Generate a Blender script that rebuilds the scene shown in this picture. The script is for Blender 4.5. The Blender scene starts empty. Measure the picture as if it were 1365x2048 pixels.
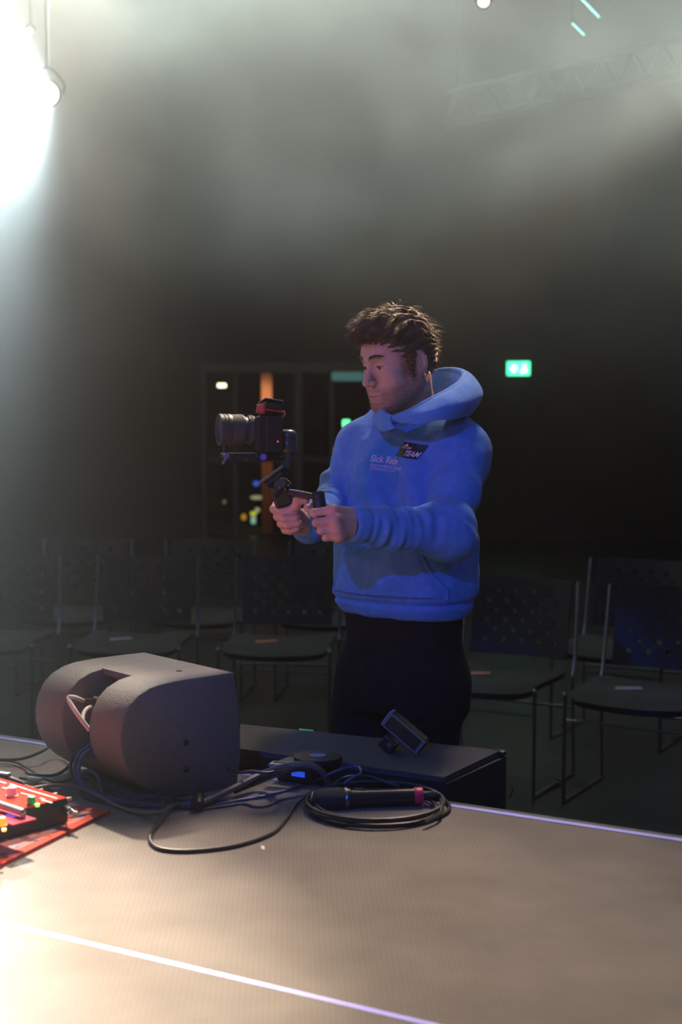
import bpy, bmesh, math, random
import numpy as np
from mathutils import Vector, Matrix, Euler
from mathutils.bvhtree import BVHTree

C = bpy.context.scene.collection
PI = math.pi
random.seed(4)
rng = np.random.default_rng(7)

# ------------------------------------------------------------------ camera, world, light, exposure
FPX = 2844.0                      # 50 mm lens on a 2048 px tall frame
PITCH = math.atan(195 / FPX)
CAMZ = 1.57
cd = bpy.data.cameras.new('camera'); cam = bpy.data.objects.new('camera', cd); C.objects.link(cam)
cam.location = (0, 0, CAMZ); cam.rotation_euler = (PI / 2 - PITCH, 0, 0)
cd.sensor_fit = 'VERTICAL'; cd.sensor_height = 36.0; cd.lens = FPX / 2048 * 36.0
cd.clip_start = 0.05; cd.clip_end = 200
cd.dof.use_dof = True; cd.dof.focus_distance = 3.35; cd.dof.aperture_fstop = 3.6
bpy.context.scene.camera = cam
sc = bpy.context.scene
w = bpy.data.worlds.new('world'); sc.world = w; w.use_nodes = True
w.node_tree.nodes['Background'].inputs[0].default_value = (0.02, 0.022, 0.03, 1)
w.node_tree.nodes['Background'].inputs[1].default_value = 0.0
sc.view_settings.view_transform = 'Standard'
try: sc.view_settings.look = 'None'
except Exception: pass
sc.view_settings.gamma = 1.0; sc.view_settings.use_curve_mapping = False
sc.view_settings.exposure = 0.0
sc.cycles.volume_bounces = 0
sc.cycles.max_bounces = 4; sc.cycles.diffuse_bounces = 2; sc.cycles.glossy_bounces = 2; sc.cycles.transmission_bounces = 4
sc.cycles.use_adaptive_sampling = True; sc.cycles.adaptive_threshold = 0.03
sc.cycles.use_denoising = True

def spot(name, loc, aim, energy, col, ang, blend, radius, vol=1.0):
    l = bpy.data.lights.new(name, 'SPOT'); l.energy = energy; l.color = col
    l.spot_size = math.radians(ang); l.spot_blend = blend; l.shadow_soft_size = radius
    o = bpy.data.objects.new(name, l); C.objects.link(o); o.location = loc
    d = Vector(aim) - Vector(loc); o.rotation_euler = d.to_track_quat('-Z', 'Y').to_euler()
    return o
BACKPOS = Vector((-1.64, 8.0, 3.352))     # the bright back light seen at the upper left
TOPPOS = Vector((0.91, 9.0, 4.21))        # the lamp seen at the top edge
spot('back_beam', BACKPOS, (-2.98, 0.0, 1.05), 9000, (0.76, 0.95, 1.0), 43, 0.22, 0.05)
spot('top_beam', TOPPOS + Vector((-.1, 0, .45)), (0.9, 0.0, 6.6), 14000, (0.84, 1.0, 0.90), 64, 1.0, 0.10)
spot('cross_right', (4.5, 8.0, 5.2), (-6.0, 6.5, 4.4), 86000, (0.86, 1.0, 0.88), 38, 1.0, 0.10)  # this and cross_left: unseen beams added to brighten the upper haze
spot('cross_left', (-5.5, 9.5, 5.3), (6.0, 8.0, 4.3), 36000, (0.88, 1.0, 0.86), 38, 1.0, 0.10)
spot('deep_right', (5.5, 13.0, 5.0), (-6.0, 12.5, 4.0), 11000, (0.86, 1.0, 0.90), 44, 1.0, 0.10)  # this and deep_left: unseen pair added to carry the haze glow lower
spot('deep_left', (-6.5, 13.5, 5.0), (6.0, 12.5, 3.9), 14000, (0.92, 1.0, 0.88), 44, 1.0, 0.10)
spot('warm_front', (-1.15, 6.5, 4.7), (-0.66, 1.85, 0.8), 8000, (1.0, 0.82, 0.62), 14, 1.0, 0.07)
spot('warm_top', (1.1, 6.3, 6.4), (-0.48, 1.75, 0.8), 2900, (1.0, 0.75, 0.57), 25, 1.0, 0.45)
spot('hair_rim', (2.6, 6.6, 3.9), (0.14, 3.4, 1.80), 2200, (1.0, 0.62, 0.30), 7, 1.0, 0.05)
spot('blue_wash', (-1.6, -2.2, 4.0), (0.16, 3.35, 1.14), 470, (0.02, 0.17, 1.0), 12.5, 0.4, 0.05)
spot('blue_back', (0.8, 9.5, 5.9), (0.2, 2.6, 0.8), 90, (0.10, 0.12, 1.0), 24, 0.8, 0.1)
spot('blue_side', (3.2, -0.5, 4.2), (1.5, 4.8, 0.1), 110, (0.08, 0.14, 1.0), 60, 0.9, 0.1)
spot('blue_floor', (-1.6, -0.6, 3.6), (-0.42, 2.72, 0.85), 90, (0.06, 0.07, 1.0), 17, 0.8, 0.06)
spot('pink_side', (-3.4, 0.6, 2.6), (0.0, 3.3, 1.5), 95, (1.0, 0.20, 0.34), 15, 0.8, 0.1)
spot('grey_fill', (-0.6, -1.8, 3.2), (0.1, 3.4, 1.5), 13, (0.9, 0.85, 1.0), 20, 0.9, 0.3)

# ------------------------------------------------------------------ pixel -> place helpers
CF = Vector((0, math.cos(PITCH), -math.sin(PITCH))); CU = Vector((0, math.sin(PITCH), math.cos(PITCH)))
def ray(px, py): return CF * FPX + Vector((px - 682.5, 0, 0)) + CU * (1024 - py)
def P(px, py, Y):
    r = ray(px, py); return r * (Y / r.y) + Vector((0, 0, CAMZ))
SZ = 0.80
def S(px, py, z=0.0):
    r = ray(px, py); return r * ((SZ + z - CAMZ) / r.z) + Vector((0, 0, CAMZ))

# ------------------------------------------------------------------ materials
MATS = {}
def mat(name, col, rough=0.6, metal=0.0, emit=None, es=1.0, noise=0.0, nscale=20, bump=0.0, bscale=200, spec=0.5, vcol=False, sheen=0.0, coat=0.0):
    if name in MATS: return MATS[name]
    m = bpy.data.materials.new(name); m.use_nodes = True
    nt = m.node_tree; b = nt.nodes['Principled BSDF']
    b.inputs['Base Color'].default_value = (*col, 1); b.inputs['Roughness'].default_value = rough
    b.inputs['Metallic'].default_value = metal; b.inputs['Specular IOR Level'].default_value = spec
    if sheen: b.inputs['Sheen Weight'].default_value = sheen
    if coat: b.inputs['Coat Weight'].default_value = coat
    if emit:
        b.inputs['Emission Color'].default_value = (*emit, 1); b.inputs['Emission Strength'].default_value = es
    tc = nt.nodes.new('ShaderNodeTexCoord')
    if noise > 0 or vcol:
        mix = nt.nodes.new('ShaderNodeMix'); mix.data_type = 'RGBA'; mix.blend_type = 'MULTIPLY'
        mix.inputs[0].default_value = 1.0
        n = nt.nodes.new('ShaderNodeTexNoise'); n.inputs['Scale'].default_value = nscale; n.inputs['Detail'].default_value = 5
        nt.links.new(tc.outputs['Object'], n.inputs['Vector'])
        mr = nt.nodes.new('ShaderNodeMapRange'); mr.inputs[1].default_value = .3; mr.inputs[2].default_value = .7
        mr.inputs[3].default_value = 1 - noise; mr.inputs[4].default_value = 1 + noise
        nt.links.new(n.outputs['Fac'], mr.inputs[0]); nt.links.new(mr.outputs[0], mix.inputs[7])
        if vcol:
            a = nt.nodes.new('ShaderNodeAttribute'); a.attribute_name = 'Col'; nt.links.new(a.outputs['Color'], mix.inputs[6])
        else: mix.inputs[6].default_value = (*col, 1)
        nt.links.new(mix.outputs[2], b.inputs['Base Color'])
    if bump > 0:
        n2 = nt.nodes.new('ShaderNodeTexNoise'); n2.inputs['Scale'].default_value = bscale; n2.inputs['Detail'].default_value = 3
        nt.links.new(tc.outputs['Object'], n2.inputs['Vector'])
        bp = nt.nodes.new('ShaderNodeBump'); bp.inputs['Strength'].default_value = bump; bp.inputs['Distance'].default_value = 0.002
        nt.links.new(n2.outputs['Fac'], bp.inputs['Height']); nt.links.new(bp.outputs[0], b.inputs['Normal'])
    MATS[name] = m; return m

def stage_mat():
    m = mat('stage_matting', (0.30, 0.27, 0.235), 0.8, noise=.0, spec=.2)
    nt = m.node_tree; b = nt.nodes['Principled BSDF']; tc = nt.nodes['Texture Coordinate']
    mp = nt.nodes.new('ShaderNodeMapping'); mp.inputs['Rotation'].default_value = (0, 0, math.radians(-2))
    nt.links.new(tc.outputs['Object'], mp.inputs[0])
    wv = nt.nodes.new('ShaderNodeTexWave'); wv.bands_direction = 'X'; wv.inputs['Scale'].default_value = 40
    wv.inputs['Distortion'].default_value = 0.15
    wv2 = nt.nodes.new('ShaderNodeTexWave'); wv2.bands_direction = 'Y'; wv2.inputs['Scale'].default_value = 30
    for x in (wv, wv2): nt.links.new(mp.outputs[0], x.inputs[0])
    mul = nt.nodes.new('ShaderNodeMath'); mul.operation = 'ADD'; nt.links.new(wv.outputs['Fac'], mul.inputs[0]); nt.links.new(wv2.outputs['Fac'], mul.inputs[1])
    bp = nt.nodes.new('ShaderNodeBump'); bp.inputs['Strength'].default_value = .25; bp.inputs['Distance'].default_value = .001
    nt.links.new(mul.outputs[0], bp.inputs['Height']); nt.links.new(bp.outputs[0], b.inputs['Normal'])
    n = nt.nodes.new('ShaderNodeTexNoise'); n.inputs['Scale'].default_value = 7; n.inputs['Detail'].default_value = 6
    nt.links.new(tc.outputs['Object'], n.inputs['Vector'])
    cr = nt.nodes.new('ShaderNodeValToRGB')
    cr.color_ramp.elements[0].position = .3; cr.color_ramp.elements[0].color = (.182, .163, .150, 1)
    cr.color_ramp.elements[1].position = .75; cr.color_ramp.elements[1].color = (.245, .219, .200, 1)
    nt.links.new(n.outputs['Fac'], cr.inputs[0])
    mx = nt.nodes.new('ShaderNodeMix'); mx.data_type = 'RGBA'; mx.blend_type = 'MULTIPLY'; mx.inputs[0].default_value = 1
    mr = nt.nodes.new('ShaderNodeMapRange'); mr.inputs[1].default_value = 0; mr.inputs[2].default_value = 2; mr.inputs[3].default_value = .88; mr.inputs[4].default_value = 1.07
    nt.links.new(mul.outputs[0], mr.inputs[0]); nt.links.new(cr.outputs[0], mx.inputs[6]); nt.links.new(mr.outputs[0], mx.inputs[7])
    nt.links.new(mx.outputs[2], b.inputs['Base Color'])
    return m

M_stage = stage_mat()
M_black = mat('black_plastic', (.012, .012, .013), .45, bump=.1)
M_matte = mat('matte_black', (.008, .008, .009), .8)
M_wall = mat('dark_wall_paint', (.014, .014, .015), .85, noise=.3, nscale=1.5)
M_floor = mat('hall_floor', (.022, .022, .026), .40, noise=.35, nscale=3, bump=.15, bscale=12)
M_chrome = mat('chrome', (.6, .6, .62), .2, metal=1)
M_dchrome = mat('dull_chrome', (.26, .26, .29), .28, metal=1)
M_white = mat('white_trim_paint', (.8, .8, .82), .4)
M_alu_bluelit = mat('blue_lit_aluminium_trim', (.30, .30, .75), .48, metal=.5)  # blue lamp's reflection put into the trim's base colour
M_cable = mat('black_cable_rubber', (.03, .03, .034), .38)
M_gcable = mat('grey_cable_rubber', (.14, .135, .13), .45)
M_pale = mat('pale_cable_jacket', (.62, .58, .52), .5)
M_cab = mat('textured_speaker_paint', (.14, .128, .12), .62, noise=.18, nscale=420, bump=.9, bscale=420)
M_red = mat('red_enamel', (.75, .035, .018), .85, spec=.06)
M_hood = mat('blue_fleece', (.095, .26, .70), .95, noise=.10, nscale=60, bump=.5, bscale=500, sheen=.15, spec=.1)
M_trouser = mat('black_cotton', (.012, .012, .015), .95, noise=.2, nscale=40, spec=.1)
M_skin = mat('skin', (.6, .36, .27), .5, vcol=True, noise=.05, nscale=90, bump=.12, bscale=350, spec=.35)
M_hair = mat('brown_hair', (.10, .052, .026), .5, noise=.35, nscale=60, spec=.45)

# ------------------------------------------------------------------ object helpers
def tag(o, label=None, cat=None, group=None, kind=None):
    if label: o['label'] = label
    if cat: o['category'] = cat
    if group: o['group'] = group
    if kind: o['kind'] = kind
    return o
def empty(name, loc=(0, 0, 0), rz=0.0):
    o = bpy.data.objects.new(name, None); C.objects.link(o); o.location = loc; o.rotation_euler = (0, 0, rz)
    o.empty_display_size = .05
    return o
def obj(name, bm, m, parent=None, smooth=True, bevel=0, world=False):
    me = bpy.data.meshes.new(name)
    bm.normal_update(); bm.to_mesh(me); bm.free()
    return link(name, me, m, parent, smooth, bevel, world)
def link(name, me, m, parent=None, smooth=True, bevel=0, world=False):
    if not isinstance(m, (list, tuple)): m = [m]
    for x in m: me.materials.append(x)
    me.polygons.foreach_set('use_smooth', [smooth] * len(me.polygons))
    if smooth:
        try: me.set_sharp_from_angle(angle=math.radians(38))
        except Exception: pass
    o = bpy.data.objects.new(name, me); C.objects.link(o)
    if parent:
        o.parent = parent
        if world: o.matrix_parent_inverse = wm(parent).inverted()
    if bevel:
        b = o.modifiers.new('bevel', 'BEVEL'); b.width = bevel; b.segments = 2; b.limit_method = 'ANGLE'; b.angle_limit = math.radians(40)
    return o
def wm(o):
    m = o.matrix_basis.copy()
    if o.parent: m = wm(o.parent) @ o.matrix_parent_inverse @ m
    return m
def dup(root, parent=None):
    r = root.copy(); C.objects.link(r); r.parent = parent
    for ch in list(root.children): dup(ch, r)
    return r
def bx(bm, c, s, R=None):
    v = []
    for i in (-.5, .5):
        for j in (-.5, .5):
            for k in (-.5, .5):
                p = Vector((i * s[0], j * s[1], k * s[2]))
                if R: p = R @ p
                v.append(bm.verts.new(Vector(c) + p))
    for f in ((0, 1, 3, 2), (4, 6, 7, 5), (0, 4, 5, 1), (2, 3, 7, 6), (0, 2, 6, 4), (1, 5, 7, 3)):
        bm.faces.new([v[i] for i in f])
    return bm
def box(c, s, R=None): return bx(bmesh.new(), c, s, R)
def frame(a, b):
    t = (Vector(b) - Vector(a)).normalized(); u = t.orthogonal().normalized(); return t, u, t.cross(u)
def lathe(bm, a, b, prof, n=20, squash=1.0):
    """prof: list of (fraction along a-b, radius)"""
    a = Vector(a); b = Vector(b); t, u, v = frame(a, b); rings = []
    for s, r in prof:
        c = a.lerp(b, s)
        rings.append([bm.verts.new(c + (u * math.cos(2 * PI * i / n) + v * math.sin(2 * PI * i / n)) * max(r, 1e-5)) for i in range(n)])
    for k in range(len(rings) - 1):
        for i in range(n): bm.faces.new((rings[k][i], rings[k][(i + 1) % n], rings[k + 1][(i + 1) % n], rings[k + 1][i]))
    bm.faces.new(rings[0][::-1]); bm.faces.new(rings[-1])
    return bm
def cyl(bm, a, b, r, r2=None, n=16): return lathe(bm, a, b, [(0, r), (1, r if r2 is None else r2)], n)
def spline(pts, seg=8, closed=False):
    pts = [Vector(p) for p in pts]; out = []; n = len(pts)
    rngk = range(n if closed else n - 1)
    for i in rngk:
        p0 = pts[(i - 1) % n] if (closed or i > 0) else pts[0]; p1 = pts[i]; p2 = pts[(i + 1) % n]
        p3 = pts[(i + 2) % n] if (closed or i + 2 < n) else pts[-1]
        for k in range(seg):
            t = k / seg
            out.append(.5 * ((2 * p1) + (p2 - p0) * t + (2 * p0 - 5 * p1 + 4 * p2 - p3) * t * t + (3 * p1 - p0 - 3 * p2 + p3) * t ** 3))
    if not closed: out.append(pts[-1])
    return out
def tube(bm, pts, r, n=8, closed=False):
    m = len(pts); rings = []; u = None
    for i in range(m):
        a = pts[i - 1] if (i > 0 or closed) else pts[0]; b = pts[(i + 1) % m] if (i < m - 1 or closed) else pts[-1]
        t = (b - a).normalized()
        if u is None: u = t.orthogonal().normalized()
        u = (u - t * u.dot(t)).normalized(); v = t.cross(u)
        rr = r[i] if hasattr(r, '__len__') else r
        rings.append([bm.verts.new(pts[i] + (u * math.cos(2 * PI * k / n) + v * math.sin(2 * PI * k / n)) * rr) for k in range(n)])
    for i in range(m if closed else m - 1):
        A = rings[i]; B = rings[(i + 1) % m]
        sh = 0
        if closed and i == m - 1: sh = min(range(n), key=lambda s: (A[0].co - B[s].co).length)
        for k in range(n): bm.faces.new((A[k], A[(k + 1) % n], B[(k + 1 + sh) % n], B[(k + sh) % n]))
    if not closed: bm.faces.new(rings[0][::-1]); bm.faces.new(rings[-1])
    return bm
def prism(bm, poly, a0, a1, M, ch=0.0):
    """poly in (u,z), extruded along third axis from a0 to a1, chamfered ends; M maps (u, t, z)"""
    n = len(poly); cu = sum(p[0] for p in poly) / n; cz = sum(p[1] for p in poly) / n
    steps = [(a0, ch), (a0 + ch * .3, ch * .3), (a0 + ch, 0), (a1 - ch, 0), (a1 - ch * .3, ch * .3), (a1, ch)] if ch else [(a0, 0), (a1, 0)]
    rings = []
    for t, s in steps:
        ring = []
        for (u, z) in poly:
            d = Vector((cu - u, cz - z)); L = max(d.length, 1e-6); d = d / L
            ring.append(bm.verts.new(M(u + d.x * s, t, z + d.y * s)))
        rings.append(ring)
    for k in range(len(rings) - 1):
        for i in range(n): bm.faces.new((rings[k][i], rings[k][(i + 1) % n], rings[k + 1][(i + 1) % n], rings[k + 1][i]))
    bm.faces.new(rings[0][::-1]); bm.faces.new(rings[-1])
    bmesh.ops.recalc_face_normals(bm, faces=bm.faces)
    return bm

# ------------------------------------------------------------------ implicit-surface helpers (continuous bodies and cloth)
def smin(a, b, k):
    h = np.clip(.5 + .5 * (b - a) / k, 0, 1); return b + (a - b) * h - k * h * (1 - h)
def smax(a, b, k): return -smin(-a, -b, k)
def cap(p, a, b, ra, rb=None):
    rb = ra if rb is None else rb
    a = np.array(a, np.float32); b = np.array(b, np.float32); ab = b - a
    t = np.clip(((p - a) @ ab) / max(float(ab @ ab), 1e-12), 0, 1)
    return np.linalg.norm(p - a - t[:, None] * ab, axis=1) - (ra + (rb - ra) * t)
def ell(p, c, r, R=None):
    q = p - np.array(c, np.float32)
    if R is not None: q = q @ np.array(R, np.float32)
    r = np.array(r, np.float32); k0 = np.linalg.norm(q / r, axis=1); k1 = np.linalg.norm(q / (r * r), axis=1)
    return k0 * (k0 - 1) / np.maximum(k1, 1e-6)
def polymesh(fn, lo, hi, h, B=6, margin=2.2):
    lo = np.array(lo, float); hi = np.array(hi, float)
    nb = np.ceil((hi - lo) / (h * B)).astype(int); n = nb * B + 1
    ax = [lo[i] + h * B * (np.arange(nb[i]) + .5) for i in range(3)]
    G = np.stack(np.meshgrid(*ax, indexing='ij'), -1).reshape(-1, 3).astype(np.float32)
    D = fn(G).reshape(nb)
    act = np.abs(D) < h * B * margin * .87
    V = np.repeat(np.repeat(np.repeat(np.where(D < 0, -1., 1.), B, 0), B, 1), B, 2).astype(np.float32) * h * B
    V = np.pad(V, ((0, 1),) * 3, mode='edge')
    mk = np.zeros(V.shape, bool)
    for (i, j, k) in np.argwhere(act): mk[i * B:i * B + B + 1, j * B:j * B + B + 1, k * B:k * B + B + 1] = True
    idx = np.argwhere(mk); pts = (lo + idx * h).astype(np.float32)
    out = np.empty(len(pts), np.float32)
    for s in range(0, len(pts), 400000): out[s:s + 400000] = fn(pts[s:s + 400000])
    V[mk] = out
    V[0] = V[-1] = h; V[:, 0] = V[:, -1] = h; V[:, :, 0] = V[:, :, -1] = h
    ins = V < 0
    c = [(a, b, d) for a in (0, 1) for b in (0, 1) for d in (0, 1)]
    sh = tuple(s - 1 for s in V.shape)
    def sl(A, o): return A[o[0]:o[0] + sh[0], o[1]:o[1] + sh[1], o[2]:o[2] + sh[2]]
    cnt = sum(sl(ins, o).astype(np.int8) for o in c); active = (cnt > 0) & (cnt < 8)
    ai = np.argwhere(active); idm = -np.ones(sh, np.int64); idm[active] = np.arange(len(ai))
    val = [V[ai[:, 0] + o[0], ai[:, 1] + o[1], ai[:, 2] + o[2]] for o in c]
    acc = np.zeros((len(ai), 3)); num = np.zeros(len(ai))
    for x in range(8):
        for y in range(x + 1, 8):
            if sum(abs(c[x][q] - c[y][q]) for q in range(3)) != 1: continue
            va, vb = val[x], val[y]; m = (va < 0) != (vb < 0)
            t = va[m] / (va[m] - vb[m])
            acc[m] += np.array(c[x]) + t[:, None] * (np.array(c[y]) - np.array(c[x])); num[m] += 1
    verts = lo + (ai + acc / num[:, None]) * h
    quads = []
    for axis in range(3):
        u, v = [(1, 2), (2, 0), (0, 1)][axis]
        A = ins; Bn = np.roll(ins, -1, axis)
        e = A != Bn; sel = [slice(None)] * 3; sel[axis] = slice(0, -1); e2 = np.zeros_like(e); e2[tuple(sel)] = e[tuple(sel)]
        ei = np.argwhere(e2); ei = ei[(ei[:, u] > 0) & (ei[:, v] > 0) & (ei[:, u] < sh[u]) & (ei[:, v] < sh[v])]
        du = np.zeros(3, int); du[u] = 1; dv = np.zeros(3, int); dv[v] = 1
        g = lambda q: idm[q[:, 0], q[:, 1], q[:, 2]]
        q = np.stack([g(ei - du - dv), g(ei - dv), g(ei), g(ei - du)], 1)
        fl = ~ins[ei[:, 0], ei[:, 1], ei[:, 2]]
        q[fl] = q[fl][:, ::-1]; quads.append(q[(q >= 0).all(1)])
    return verts, np.concatenate(quads)
def npmesh(name, v, f, cols=None):
    me = bpy.data.meshes.new(name)
    me.vertices.add(len(v)); me.vertices.foreach_set('co', np.ascontiguousarray(v, np.float32).ravel())
    k = f.shape[1]
    me.loops.add(len(f) * k); me.loops.foreach_set('vertex_index', np.ascontiguousarray(f, np.int32).ravel())
    me.polygons.add(len(f)); me.polygons.foreach_set('loop_start', np.arange(len(f), dtype=np.int32) * k)
    me.update(calc_edges=True); me.validate()
    if cols is not None:
        a = me.color_attributes.new('Col', 'FLOAT_COLOR', 'POINT')
        a.data.foreach_set('color', np.concatenate([cols, np.ones((len(cols), 1))], 1).astype(np.float32).ravel())
    return me
def nz(p, s, ph=0.0):
    """cheap smooth pseudo noise in -1..1"""
    x, y, z = p[:, 0] * s, p[:, 1] * s, p[:, 2] * s
    return (np.sin(x + 1.7 * np.sin(y * .9 + ph) + ph) * np.cos(y * 1.1 + 1.3 * np.sin(z * 1.2 + ph)) + np.sin(z * 1.3 + 1.1 * np.sin(x * .8 + 2 * ph))) * .5

# ------------------------------------------------------------------ THE HALL
def struct(name, bm, m, **k): return tag(obj(name, bm, m, smooth=False, **k), kind='structure')
RX0, RX1, RY0, RY1, RZ = -9.0, 8.5, -5.0, 18.0, 7.2
struct('floor', box((-.25, 6.5, -.05), (17.5, 23.2, .1)), M_floor)
struct('ceiling', box((-.25, 6.5, RZ + .1), (17.5, 23.2, .2)), M_wall)
struct('wall_left', box((RX0 - .1, 6.5, RZ / 2), (.2, 23.2, RZ)), M_wall)
struct('wall_right', box((RX1 + .1, 6.5, RZ / 2), (.2, 23.2, RZ)), M_wall)
struct('wall_front', box((-.25, RY0 - .1, RZ / 2), (17.9, .2, RZ)), M_wall)
# back wall with the glazed opening left of centre
def px2x(px, Y): return (px - 682.5) / FPX * Y
def py2z(py, Y): return P(682, py, Y).z
YW = 18.0
gx0, gx1 = px2x(405, YW), px2x(745, YW); gz1 = py2z(742, YW)
bm = bmesh.new()
bx(bm, ((RX0 + gx0) / 2, YW + .15, RZ / 2), (gx0 - RX0, .3, RZ)); bx(bm, ((RX1 + gx1) / 2, YW + .15, RZ / 2), (RX1 - gx1, .3, RZ))
bx(bm, ((gx0 + gx1) / 2, YW + .15, (RZ + gz1) / 2), (gx1 - gx0, .3, RZ - gz1))
struct('wall_back', bm, M_wall)
M_glass = mat('dark_glass', (.82, .88, .88), .02, spec=.3)
M_glass.node_tree.nodes['Principled BSDF'].inputs['Transmission Weight'].default_value = 1.0
M_glass.node_tree.nodes['Principled BSDF'].inputs['IOR'].default_value = 1.1
M_frame = mat('grey_window_frame', (.05, .05, .05), .6)
M_orange = mat('orange_wood_post', (.50, .16, .05), .6, noise=.2, nscale=6, emit=(.5, .13, .03), es=.0)
cols = [(405, 412), (590, 605), (660, 668), (738, 745)]
wn = 1
for i in range(len(cols) - 1):
    a = px2x(cols[i][1], YW); b = px2x(cols[i + 1][0], YW)
    w_ = empty('window_%d' % wn, ((a + b) / 2, YW + .12, 0)); tag(w_, kind='structure'); wn += 1
    obj('pane', box((0, .0, gz1 / 2), (b - a, .02, gz1 - .02)), M_glass, w_, smooth=False)
    obj('transom', box((0, -.03, 1.0), (b - a, .06, .07)), M_frame, w_, smooth=False)
    if i == 0: obj('mullion', box((px2x(470, YW) - (a + b) / 2, -.03, gz1 / 2), (.06, .06, gz1)), M_frame, w_, smooth=False)
for k, (a, b) in enumerate(cols):
    struct('trim_%d' % (k + 1), box(((px2x(a, YW) + px2x(b, YW)) / 2, YW + .05, gz1 / 2), (px2x(b, YW) - px2x(a, YW), .22, gz1)), M_frame)
struct('trim_5', box(((gx0 + gx1) / 2, YW + .02, gz1 + .04), (gx1 - gx0, .2, .12)), M_frame)
# the street side behind the glass: post, door head, lights
op = obj('timber_post', box((px2x(535, 19), 19, 1.6), (px2x(545, 19) - px2x(524, 19), .2, 3.2)), M_orange, smooth=False)
tag(op, 'orange brown timber post seen through the far glass behind the video camera', 'post')
struct('wall_outside', box((-1, 23.2, 2.5), (16, .2, 5)), mat('night_facade', (.05, .045, .04), .8, noise=.4, nscale=1))
struct('ground_outside', box((-1, 20.8, -.05), (16, 5, .1)), M_wall)
spot('post_fill', (px2x(520, 19), 18.35, 2.0), (px2x(535, 19), 19, 1.35), 30, (1, .75, .5), 120, 1, .1)  # unseen spot added to brighten the timber post
def glow(name, px, py, wpx, hpx, Y, col, es, label, cat, tilt=0, round_=True, depth=.125):
    c = P(px, py, Y); a = wpx / FPX * Y / 2; b = hpx / FPX * Y / 2
    r = empty(name, c); r.rotation_euler = (0, tilt, 0)
    me = mat('glow_%s_%d_%d' % (name, px, py), tuple(min(1, x) for x in col), .5, emit=col, es=es)
    n = 14 if round_ else 4
    for nm, sc_, y0, y1, m in (('housing', 1.12, .0, depth, M_matte), ('lens', 1.0, -.012, .005, me)):
        bm = bmesh.new(); rr = []
        e = 2.0 if round_ else 8.0
        nn = 20
        for y in (y0, y1):
            ring = []
            for i in range(nn):
                t = 2 * PI * i / nn; ct, st = math.cos(t), math.sin(t)
                ring.append(bm.verts.new((a * sc_ * math.copysign(abs(ct) ** (2 / e), ct), y, b * sc_ * math.copysign(abs(st) ** (2 / e), st))))
            rr.append(ring)
        for i in range(nn): bm.faces.new((rr[0][i], rr[0][(i + 1) % nn], rr[1][(i + 1) % nn], rr[1][i]))
        bm.faces.new(rr[0][::-1]); bm.faces.new(rr[1]); bmesh.ops.recalc_face_normals(bm, faces=bm.faces)
        obj(nm, bm, m, r, smooth=False)
    if Y > 19:
        r.rotation_euler = (0, 0, 0); obj('lamp_post', box((0, .08, -c.z / 2), (.03, .03, c.z)), M_matte, r, smooth=False); obj('bracket', box((0, .07, 0), (.03, .05, .03)), M_matte, r, smooth=False)
    return tag(r, label, cat)
glow('wall_lamp', 444, 771, 17, 8, 17.94, (1, .95, .62), 3.2, 'small oblong pale yellow lamp high above the video camera lens', 'lamp', round_=False)
glow('signal_lamp', 693, 847, 15, 15, 17.98, (.12, 1, .32), 2.4, 'round bright green lamp beside the hooded person\'s shoulder', 'lamp', round_=False)
glow('strip_lamp', 670, 915, 8, 38, 17.98, (.75, .62, .22), .42, 'upright dull yellow strip lamp below the green lamp', 'lamp', round_=False)
glow('far_light', 513, 967, 12, 10, 20, (.05, .16, .9), .6, 'small blue light beyond the glass behind the gimbal', 'light')
glow('far_light', 514, 995, 26, 8, 20, (.75, .68, .45), .35, 'slanted dim cream light beyond the glass under the blue one', 'light', tilt=math.radians(38))
glow('far_light', 515, 1020, 10, 10, 20, (.75, .72, .45), .4, 'round dim cream light between the slanted and the yellow one', 'light')
glow('far_light', 488, 1034, 10, 13, 20, (.9, .42, .04), .45, 'amber light beyond the glass, leftmost of the low pair', 'light')
glow('far_light', 507, 1027, 11, 7, 20, (.8, .75, .02), .8, 'bright yellow light stacked on a pale cyan one', 'light', round_=False)
glow('far_light', 507, 1040, 9, 15, 20, (.45, .8, .6), .55, 'pale cyan light directly under the bright yellow one', 'light', round_=False)
glow('far_light', 449, 1004, 6, 8, 20, (.7, .6, .35), .18, 'very dim brown light left of the amber one', 'light')
glow('far_light', 727, 737, 6, 9, 17.98, (.25, .9, .8), .9, 'tiny cyan light showing right beside the person\'s far eyebrow', 'light')  # added glow for the backlit glint at the far eye, no lamp there
glow('lit_door_head', 697, 753, 66, 18, 17.85, (.10, .30, .28), .30, 'dim teal lit panel over the door behind the person\'s chin', 'panel', round_=False)

# exit sign
YE = 17.9
c = P(1037.5, 737, YE); ex = empty('exit_sign', c, math.radians(-5))
sw, sh_ = 47 / FPX * YE, 29 / FPX * YE
M_exit = mat('exit_green', (.1, .9, .5), .4, emit=(.11, .86, .45), es=1.0)
M_exitw = mat('exit_white', (.9, 1, .95), .4, emit=(.9, 1, .95), es=1.35)
obj('case', box((0, .05, 0), (sw + .03, .08, sh_ + .03)), M_matte, ex, smooth=False, bevel=.02)
obj('sign_face', box((0, 0, 0), (sw, .02, sh_)), M_exit, ex, smooth=False, bevel=.02)
def flat(pts, y, m, nm, par):
    bm = bmesh.new(); a = [bm.verts.new((x, y, z)) for x, z in pts]; b = [bm.verts.new((x, y + .008, z)) for x, z in pts]
    bm.faces.new(a); bm.faces.new(b[::-1])
    for i in range(len(a)): bm.faces.new((a[i], a[(i + 1) % len(a)], b[(i + 1) % len(a)], b[i]))
    bmesh.ops.recalc_face_normals(bm, faces=bm.faces); return obj(nm, bm, m, par, smooth=False)
u = sw / 47
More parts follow.
